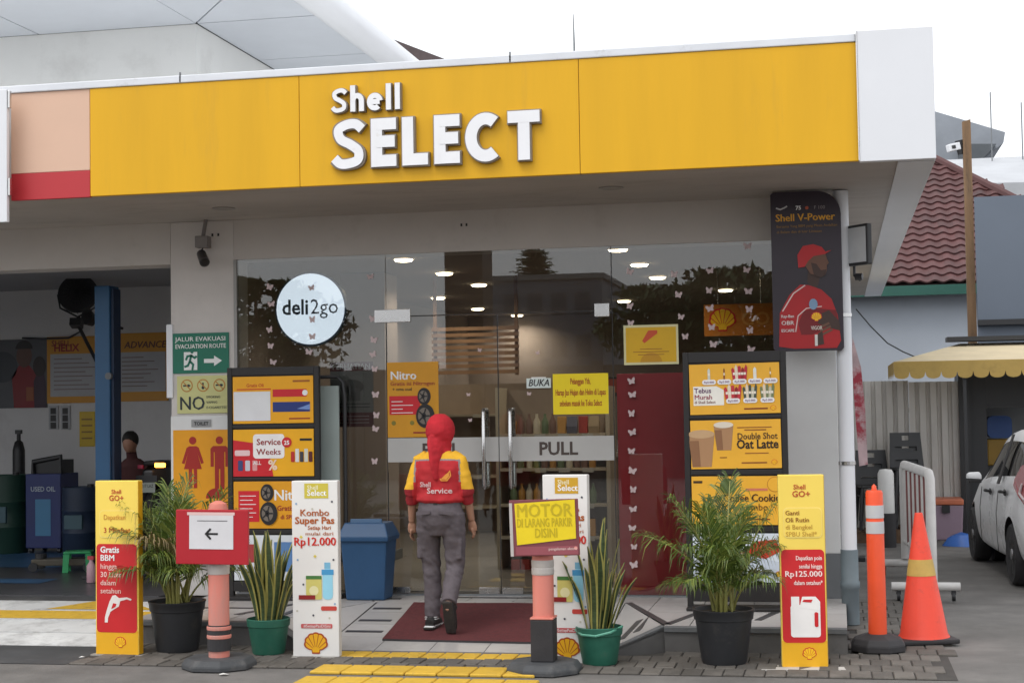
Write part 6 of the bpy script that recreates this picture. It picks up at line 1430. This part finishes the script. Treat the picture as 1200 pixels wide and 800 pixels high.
# diagonal crease geometry near knees and hems
NR = [v.normal.copy() for v in trs.data.vertices]
for v in trs.data.vertices:
    p = v.co; g_ = math.exp(-((p.z-.44)/.10)**2)+math.exp(-((p.z-.16)/.08)**2)+.4*math.exp(-((p.z-.75)/.06)**2)
    v.co = p + NR[v.index]*g_*.0032*sin(p.z*80+p.x*60+p.y*40+4*noise.noise(p*9))
for s in (-1,1): MB().box(-.055,.055,-.006,.0,-.012,.012).build('pocket_flap', m_tr, per, loc=(s*.088,-.143,.875), rot=(0,R_(5*s),0))
MB().box(-.015,.015,-.008,.0,-.03,.012).build('belt_loop', M('loop_black', (.02,.02,.02), .6), per, loc=(.0,-.116,.962))
# shirt
h = MB()
h.loft([ering((0,y,z), rx, ry, 24) for z, rx, ry, y in ((.945,.172,.125,-.004),(.965,.190,.14,-.004),(1.02,.182,.130,0),(1.10,.178,.125,0),(1.20,.186,.122,-.004),(1.26,.176,.105,-.004),(1.30,.135,.09,0),(1.335,.085,.068,0))])
for s in (-1,1):
    sh, el, wr = [Vector(p) for p in AR[s]]
    h.tube([sh-Vector((s*.06,0,-.028)), sh-Vector((0,0,.012)), sh.lerp(el,.5), el, el.lerp(wr,.10)], [.048,.060,.062,.060,.057], 16)
    h.tube([el.lerp(wr,-.1), el.lerp(wr,.2), el.lerp(wr,.42)], [.050,.049,.044], 14)
def shcls(c):
    ax = abs(c.x)
    if c.z < 1.045: return 3 if ax > .195 else 0
    d_ = max(c.z-1.268+.05*max(0, ax-.06), ax-.172)
    if c.z < 1.10 and ax < .185: return 0
    if d_ > .008: return 1
    return 2 if d_ > -.004 else 0
remesh(h, .006, 'shirt', [m_shR, m_shY, m_shG, M('undersleeve_red', (.27,.010,.016), .85, var=.12, scale=9)], per, shcls, smooth=4, disp=.006, dsc=10, seed=7)
# headscarf with its tail down the back
k = MB()
ell(k, (0,.02,1.485), .112, .122, .135, 20)
k.loft([ering((0,y,z), rx, ry, 20) for z, rx, ry, y in ((1.30,.100,.085,.0),(1.34,.088,.082,.005),(1.40,.088,.095,.012),(1.46,.094,.108,.015))])
k.tube([(0.0,-.05,1.42),(.0,-.085,1.36),(.0,-.118,1.29),(.002,-.133,1.23),(.006,-.137,1.17),(.010,-.135,1.12)], [.085,.078,.054,.040,.032,.02], 14, flat=.42)
sc_ = remesh(k, .006, 'headscarf', [m_hij], per, smooth=4, disp=.004, dsc=13, seed=1)
NR = [v.normal.copy() for v in sc_.data.vertices]
for v in sc_.data.vertices:
    p = v.co
    if p.z < 1.44 and p.y < 0: v.co = p+NR[v.index]*.0018*sin(p.x*90+p.z*22)
def wrap(o, rx=.186, ry=.128, off=.013):
    for v in o.data.vertices:
        x = max(-.17, min(.17, v.co.x)); v.co.y = -ry*math.sqrt(1-(x/rx)**2)-off
GW = flat(196,170,170)
wrap(txt(per, 'Shell', -.075, 1.068, .052, GW, bold=.02)); wrap(txt(per, 'Service', .035, 1.02, .058, flat(206,186,184), bold=.02, maxw=.19))
e = MB(); e.sheet(stroke([(.045,1.13),(.055,1.115),(.095,1.115),(.12,1.15),(.115,1.185),(.10,1.165)], .008), 0); e.sheet([(.05,1.125),(.092,1.122),(.112,1.15),(.108,1.178),(.085,1.16)], 0); wrap(e.build('back_emblem', flat(226,150,60), per), off=.014)
# shoes
def shoe(parent, pts, rr, name='shoe'):
    m = MB(); m.tube(pts, rr, 14); return m
m = MB(); m.tube([(-.075,-.075,.045),(-.076,-.03,.05),(-.078,.05,.045),(-.08,.13,.036),(-.08,.165,.03)], [.036,.045,.046,.042,.028], 14); m.tube([(-.075,-.015,.05),(-.075,-.01,.105)], [.045,.042], 12); m.box(-.118,-.038,-.10,.17,0,.022)
remesh(m, .006, 'shoe', [m_shoe, m_sole, m_lace], per, lambda c: 1 if c.z < .018 else (2 if .018 <= c.z < .03 else 0), smooth=3)
for dz in (.07,.085): MB().box(-.122,-.028,-.045,.02,dz,dz+.007).build('lace', m_lace, per, bevel=.002)
# trailing shoe, heel up, sole to the rear
Rm = Matrix.Rotation(R_(-68), 3, 'X'); base = Vector((.127,-.185,.005))
def T3(p): q = Rm @ Vector((p[0], p[1]-.13, p[2])); return base + Vector((q.x, q.y, q.z))
m = MB()
m.tube([T3(p) for p in ((0,-.09,.045),(0,-.03,.05),(0,.05,.046),(0,.12,.038),(0,.15,.03))], [.036,.045,.046,.042,.028], 14); m.tube([T3((0,-.03,.05)), T3((0,-.02,.11))], [.046,.042], 12)
sol = [T3(p) for p in ((-.034,-.115,0),(-.044,.06,0),(-.036,.15,0),(.036,.15,0),(.044,.06,0),(.034,-.115,0))]; so2 = [T3(p) for p in ((-.034,-.115,.022),(-.044,.06,.022),(-.036,.15,.022),(.036,.15,.022),(.044,.06,.022),(.034,-.115,.022))]
m.loft([sol, so2]); RI = Rm.inverted()
def tcls(c): q = RI @ (Vector(c)-base); return 1 if q.z < .020 else (2 if q.z < .028 else 0)
remesh(m, .006, 'shoe', [m_shoe, m_sole, m_sole], per, tcls, smooth=3)

# mechanic behind the motorbike
x, zt = image_pt(151, 505, 15.6)
mech = thing('person', 'mechanic in dark work clothes bending behind the motorbike in the bay', 'person', (x+.05, 15.6, PZ), (0,0,R_(185)))
H0 = zt-PZ
b = MB(); hz_ = H0-.12
ell(b, (0,.10,hz_), .075, .095, .115); b.tube([(0,.02,hz_-.22),(0,.07,hz_-.08)], [.06,.055], 10)
b.loft([ering((0,y,z), rx, ry) for z, rx, ry, y in ((.75,.13,.10,-.12),(.9,.15,.11,-.10),(hz_-.42,.17,.115,-.04),(hz_-.25,.18,.10,.0),(hz_-.17,.08,.07,.02))])
for s in (-1,1):
    sh = Vector((s*.18,.0,hz_-.24)); el = Vector((s*.26,.12,hz_-.46)); wr = Vector((s*.12,.36,hz_-.52)); b.tube([sh,el,wr], [.052,.043,.028], 10); hand(b, wr, wr-el, s)
    b.tube([(s*.09,-.12,.82),(s*.11,.0,.45),(s*.11,-.06,.06)], [.085,.065,.045], 10); b.tube([(s*.11,-.1,.05),(s*.11,.1,.04)], [.045,.035], 10)
def mcls(c):
    if c.z > hz_-.10: return 0
    if abs(c.x) < .16 and c.y > .30: return 0
    if c.z > .82: return 1
    return 2
remesh(b, .009, 'body', [m_skin, M('overall_dark_red', (.07,.02,.02), .8), M('work_trouser', (.02,.02,.025), .85)], mech, mcls, smooth=3)
c = MB(); ell(c, (0,.085,hz_+.03), .086, .105, .10); remesh(c, .008, 'hair', [M('hair_black', (.012,.010,.009), .7)], mech, smooth=2)

# motorbike on a low lift table
x, z = image_pt(180, 570, 15.0)
lt = thing('lift_table', 'low dark motorbike lift table in the workshop bay', 'lift table', (x, 15.6, PZ)); MB().box(-.32,.32,-.9,1.0,.26,.31).build('deck', m_dark, lt, bevel=.01); MB().box(-.3,.3,-.8,.9,.0,.06).build('base', m_dark, lt)
for yy in (-.5,.5):
    a = MB(); a.tube([(-.25,yy-.25,.06),(-.25,yy+.25,.26)], .025, 6); a.tube([(.25,yy+.25,.06),(.25,yy-.25,.26)], .025, 6); a.build('scissor_arm', m_steel, lt)
bk = thing('motorbike', 'dark motorbike with a lit orange tail lamp and pale number plate in the bay', 'motorbike', (x, 15.0, PZ+.312), (0,0,R_(-6)))
zr = z-PZ-.312
def wheel(par, c, r, w, ax=(1,0,0), rim=None, n=28):
    wl_ = bpy.data.objects.new('wheel', None); COL.objects.link(wl_); wl_.parent = par; wl_.location = c
    a = MB(); a.lathe([(r*.66,-w*.42),(r*.9,-w*.5),(r*.98,-w*.38),(r,-w*.2),(r,w*.2),(r*.98,w*.38),(r*.9,w*.5),(r*.66,w*.42),(r*.66,-w*.42)], (0,0,0), n); a.build('tyre', m_rubk, wl_, smooth=True, rot=(0,R_(90),0))
    a = MB(); a.lathe([(r*.67,-w*.4),(r*.6,-w*.3),(r*.58,w*.3),(r*.67,w*.4)], (0,0,0), n)
    for k in range(5):
        q = 2*pi*k/5; d = Vector((cos(q),sin(q),0)); t_ = Vector((-sin(q),cos(q),0))
        for zz in (-w*.42,):
            a.loft([[d*.03+t_*.03+Vector((0,0,zz)),d*.03-t_*.03+Vector((0,0,zz)),d*.03-t_*.03+Vector((0,0,zz+.03)),d*.03+t_*.03+Vector((0,0,zz+.03))],[d*r*.62+t_*.018+Vector((0,0,zz)),d*r*.62-t_*.018+Vector((0,0,zz)),d*r*.62-t_*.018+Vector((0,0,zz+.03)),d*r*.62+t_*.018+Vector((0,0,zz+.03))]])
    a.lathe([(.001,-w*.48),(.05,-w*.48),(.06,-w*.3),(.06,w*.3),(.001,w*.4)], (0,0,0), 14)
    a.build('rim', rim or m_steel, wl_, rot=(0,R_(90),0)); return wl_
wheel(bk, (0,.15,.29), .29, .11); wheel(bk, (0,1.4,.29), .29, .10)
a = MB(); a.loft([[(p[0],y,p[1]) for p in ((-w,z0),(w,z0),(w*.8,z1),(-w*.8,z1))] for y, w, z0, z1 in ((-.12,.07,.62,.74),(.05,.13,.55,.78),(.4,.16,.45,.76),(.7,.12,.35,.60),(1.0,.10,.3,.5))]); a.build('bodywork', M('bike_black', (.018,.018,.02), .3, coat=.4), bk, bevel=.02)
a = MB(); a.loft([[(p[0],y,p[1]) for p in ((-w,z0),(w,z0),(w*.8,z1),(-w*.8,z1))] for y, w, z0, z1 in ((-.05,.10,.785,.83),(.3,.15,.765,.83),(.7,.12,.62,.70))]); a.build('seat', m_dark, bk, bevel=.015)
a = MB(); a.tube([(0,1.4,.3),(0,1.15,.85),(0,1.1,.95)], .04, 8); a.build('fork', m_steel, bk); a = MB(); a.tube([(-.33,1.0,1.0),(-.15,1.1,.95),(.15,1.1,.95),(.33,1.0,1.0)], .015, 8); a.build('handlebar', m_dark, bk)
MB().box(-.11,.11,-.16,-.15,zr-.05,zr+.05).build('number_plate', flat(150,156,148), bk); txt(bk, 'B 4217 LAZ', 0, zr-.0, .045, BLK, -.163, maxw=.18)
tx, tz = image_pt(192, 545, 14.85)
MB().box(-.055,.055,-.03,.0,-.02,.025).build('tail_lamp', M('tail_lit', (1,.36,.04), .4, var=.0, emit=7), bk, bevel=.01, loc=(tx-x-.02,-.13,tz-PZ-.312))
MB().box(-.03,.03,-.03,.0,-.02,.02).build('indicator', M('indicator_red', (.30,.015,.05), .3), bk, bevel=.008, loc=(tx-x-.24,-.13,tz-PZ-.325)); MB().box(-.12,.12,-.14,-.02,zr+.05,zr+.12).build('plate_bracket', m_dark, bk)

# ================================================================== parked car
m_car = M('car_white', (.86,.86,.87), .28, var=.02, scale=1, coat=.3)
car = thing('parked_car', 'white hatchback parked beside the shop with its tail towards us', 'car', (2.46, 16.22, 0), (0,0,R_(3.7)))
ST = [(-.84,.42,.55,.64,.74,.60,.80,.50),(-.78,.34,.70,.765,.90,.72,.95,.58),(-.70,.27,.76,.82,.99,.765,1.12,.62),(-.56,.23,.79,.84,1.02,.79,1.40,.57),(-.30,.21,.80,.848,1.0,.80,1.50,.58),(.3,.20,.81,.85,.965,.80,1.535,.60),(.95,.19,.81,.85,.93,.80,1.54,.60),(1.55,.19,.81,.848,.90,.795,1.49,.58),(2.05,.20,.80,.845,.88,.78,1.28,.55),(2.50,.21,.79,.83,.89,.74,1.02,.62),(2.95,.24,.75,.80,.80,.68,.87,.5),(3.18,.32,.62,.68,.66,.55,.74,.4)]
rings = []
for (y, zs, ws, wm, zb_, wb, zr_, wr) in ST:
    half = [(0,zs-.02),(ws*.85,zs-.02),(ws,zs+.05),(wm*.992,zs+(zb_-zs)*.35),(wm,zs+(zb_-zs)*.62),(wb+.012,zb_-.02),(wb,zb_+.01),(wr+.035,zr_-.07),(wr*.86,zr_-.012),(0,zr_+.01)]
    rings.append([(x_,y,z_) for x_,z_ in half]+[(-x_,y,z_) for x_,z_ in half[-2:0:-1]])
n = len(rings[0]); a = MB(); a.loft(rings)
me = a.mesh('body', [m_car, m_cglass, m_black])
# glass rows: between belt (6) and cant rail (7) on both sides, intervals along the cabin
fi = 0
for i in range(len(rings)-1):
    for kk in range(n):
        if kk in (6, n-8+1-0) and 3 <= i <= 8: pass
for p in me.polygons:
    i, kk = p.index//n, p.index % n
    if p.index < (len(rings)-1)*n:
        if kk in (6, n-7) and 3 <= i <= 7: p.material_index = 1
        if kk in (7,8,n-9,n-8) and i in (2,) : p.material_index = 1
        if kk in (7,8,n-9,n-8) and i in (7,8) : p.material_index = 1
ob = put('tmp', me); ss = ob.modifiers.new('s','SUBSURF'); ss.levels = 2; ss.render_levels = 2
cut = MB()
for yy in (0, 2.53): cut.cyl((-1.2,yy,.315),(-.52,yy,.315), .355, n=40); cut.cyl((.52,yy,.315),(1.2,yy,.315), .355, n=40)
co = cut.build('cutter', [m_black]); bo = ob.modifiers.new('b','BOOLEAN'); bo.object = co; bo.operation = 'DIFFERENCE'; bo.solver = 'EXACT'
try: bo.material_mode = 'TRANSFER'
except Exception: pass
dg = bpy.context.evaluated_depsgraph_get(); dg.update(); m2 = bpy.data.meshes.new_from_object(ob.evaluated_get(dg)); bpy.data.objects.remove(ob); bpy.data.objects.remove(co)
for p in m2.polygons: p.use_smooth = True
m2.name = 'body'; put('body', m2, car)
bm = bmesh.new(); bm.from_mesh(m2)
for e in bm.edges: e.smooth = not (len(e.link_faces) == 2 and e.calc_face_angle(0) > .6)
bm.to_mesh(m2); bm.free()
m_crim = M('alloy_dark', (.28,.28,.29), .3, metal=.8, var=.05)
for yy in (0,2.53):
    for s in (-1,1): wheel(car, (s*.745,yy,.305), .305, .19, rim=m_crim)
for s in (-1,1):
    for yy in (0,2.53): a = MB(); a.cyl((s*.50,yy,.305),(s*.62,yy,.305), .31, n=24); a.build('wheel_well', m_black, car)
    MB().loft([[(s*(.83+.0),1.74,.955),(s*.99,1.76,.965),(s*.99,1.82,.965),(s*.83,1.84,.955)],[(s*.83,1.74,1.0),(s*.985,1.76,1.01),(s*.985,1.81,1.01),(s*.83,1.83,1.0)],[(s*.85,1.755,1.035),(s*.96,1.765,1.03),(s*.96,1.80,1.03),(s*.85,1.815,1.035)]]).build('door_mirror', m_car, car, smooth=True, bevel=.012); MB().box(s*.90-.07,s*.90+.07,1.75,1.83,.915,.953).build('mirror_stalk', m_black, car, bevel=.01)
    for yy, zz in ((.22,.90),(1.12,.865)):
        a = MB(); xx = .862; a.tube([(s*xx,yy-.09,zz),(s*(xx+.022),yy-.06,zz+.005),(s*(xx+.024),yy+.05,zz+.002),(s*xx,yy+.09,zz-.004)], [.012,.017,.017,.012], 8); a.build('door_handle', m_black, car, smooth=True)
        ell_ = MB(); ell(ell_, (s*.842,yy,zz-.008), .012, .09, .035, 14); ell_.build('handle_cup', m_black, car, smooth=True)
    MB().loft([[(s*.835,.55,.96),(s*.85,.55,.96),(s*.85,.66,.96),(s*.835,.66,.96)],[(s*.655,.62,1.46),(s*.672,.62,1.46),(s*.672,.69,1.46),(s*.655,.69,1.46)]]).build('door_pillar', m_black, car)
    # tall tail lamp wrapped round the corner
    L = MB(); prof = [(-.36,.99),(-.36,1.06),(-.50,1.18),(-.66,1.22),(-.73,1.10),(-.80,.90),(-.80,.80),(-.70,.83),(-.55,.90)]
    L.loft([[(s*.70,y,z_) for y,z_ in prof],[(s*(.862-.10*max(0,(-y-.55))*2.2-.30*max(0,z_-1.0)),y,z_) for y,z_ in prof]]); L.build('tail_lamp', M('tail_red', (.30,.012,.018), .2, coat=.8), car, bevel=.012)
    L = MB(); L.tube([(s*.80,-.80,.86),(s*.825,-.70,.88),(s*.845,-.60,.93),(s*.82,-.63,1.02)], .012, 6); L.build('lamp_strip', M('lamp_strip_white', (.6,.55,.55), .3), car)
    MB().loft([[(s*.55,-.86,.36),(s*.74,-.80,.36),(s*.74,-.76,.36),(s*.55,-.80,.36)],[(s*.52,-.875,.56),(s*.755,-.80,.60),(s*.755,-.76,.60),(s*.52,-.82,.56)]]).build('bumper_vent', m_black, car)
    for yy in (.66, 1.72): a = MB(); a.tube([(s*.846,yy,.27),(s*.858,yy,.45),(s*.8605,yy,.66),(s*.835,yy,.88)], .0035, 4); a.build('door_seam', m_black, car)
MB().box(-.26,.26,-.85,-.84,.80,.92).build('number_plate', m_black, car); MB().box(-.5,.5,-.80,-.74,.24,.33).build('diffuser', m_black, car, bevel=.01)

# ================================================================== litter
for k, (px, py, lab) in enumerate(((262,789,'scrap of white paper beside the pink post base'),(96,771,'scrap of white paper by the foot of the fuel standee'),(1118,612,'flattened white paper on the ground near the car'))):
    d = Fv*FPX+Rv*(px-600)+Uv*(400-py); t = -(CZ-.012)/d.z
    a = MB(); rng = random.Random(k)
    V = [(.035*cos(q*pi/3)*rng.uniform(.6,1.3)*(1 if k < 2 else 4), .03*sin(q*pi/3)*rng.uniform(.6,1.3)*(1 if k < 2 else 4), rng.uniform(0,.012)) for q in range(6)]
    a.add([(0,0,.015)]+V, [(0,1+q,1+(q+1)%6) for q in range(6)])
    tag(a.build('paper_scrap', M('scrap_white', (.7,.69,.66), .8), None, loc=(d.x*t, d.y*t, .016 if k == 1 else .004)), lab, 'paper scrap')
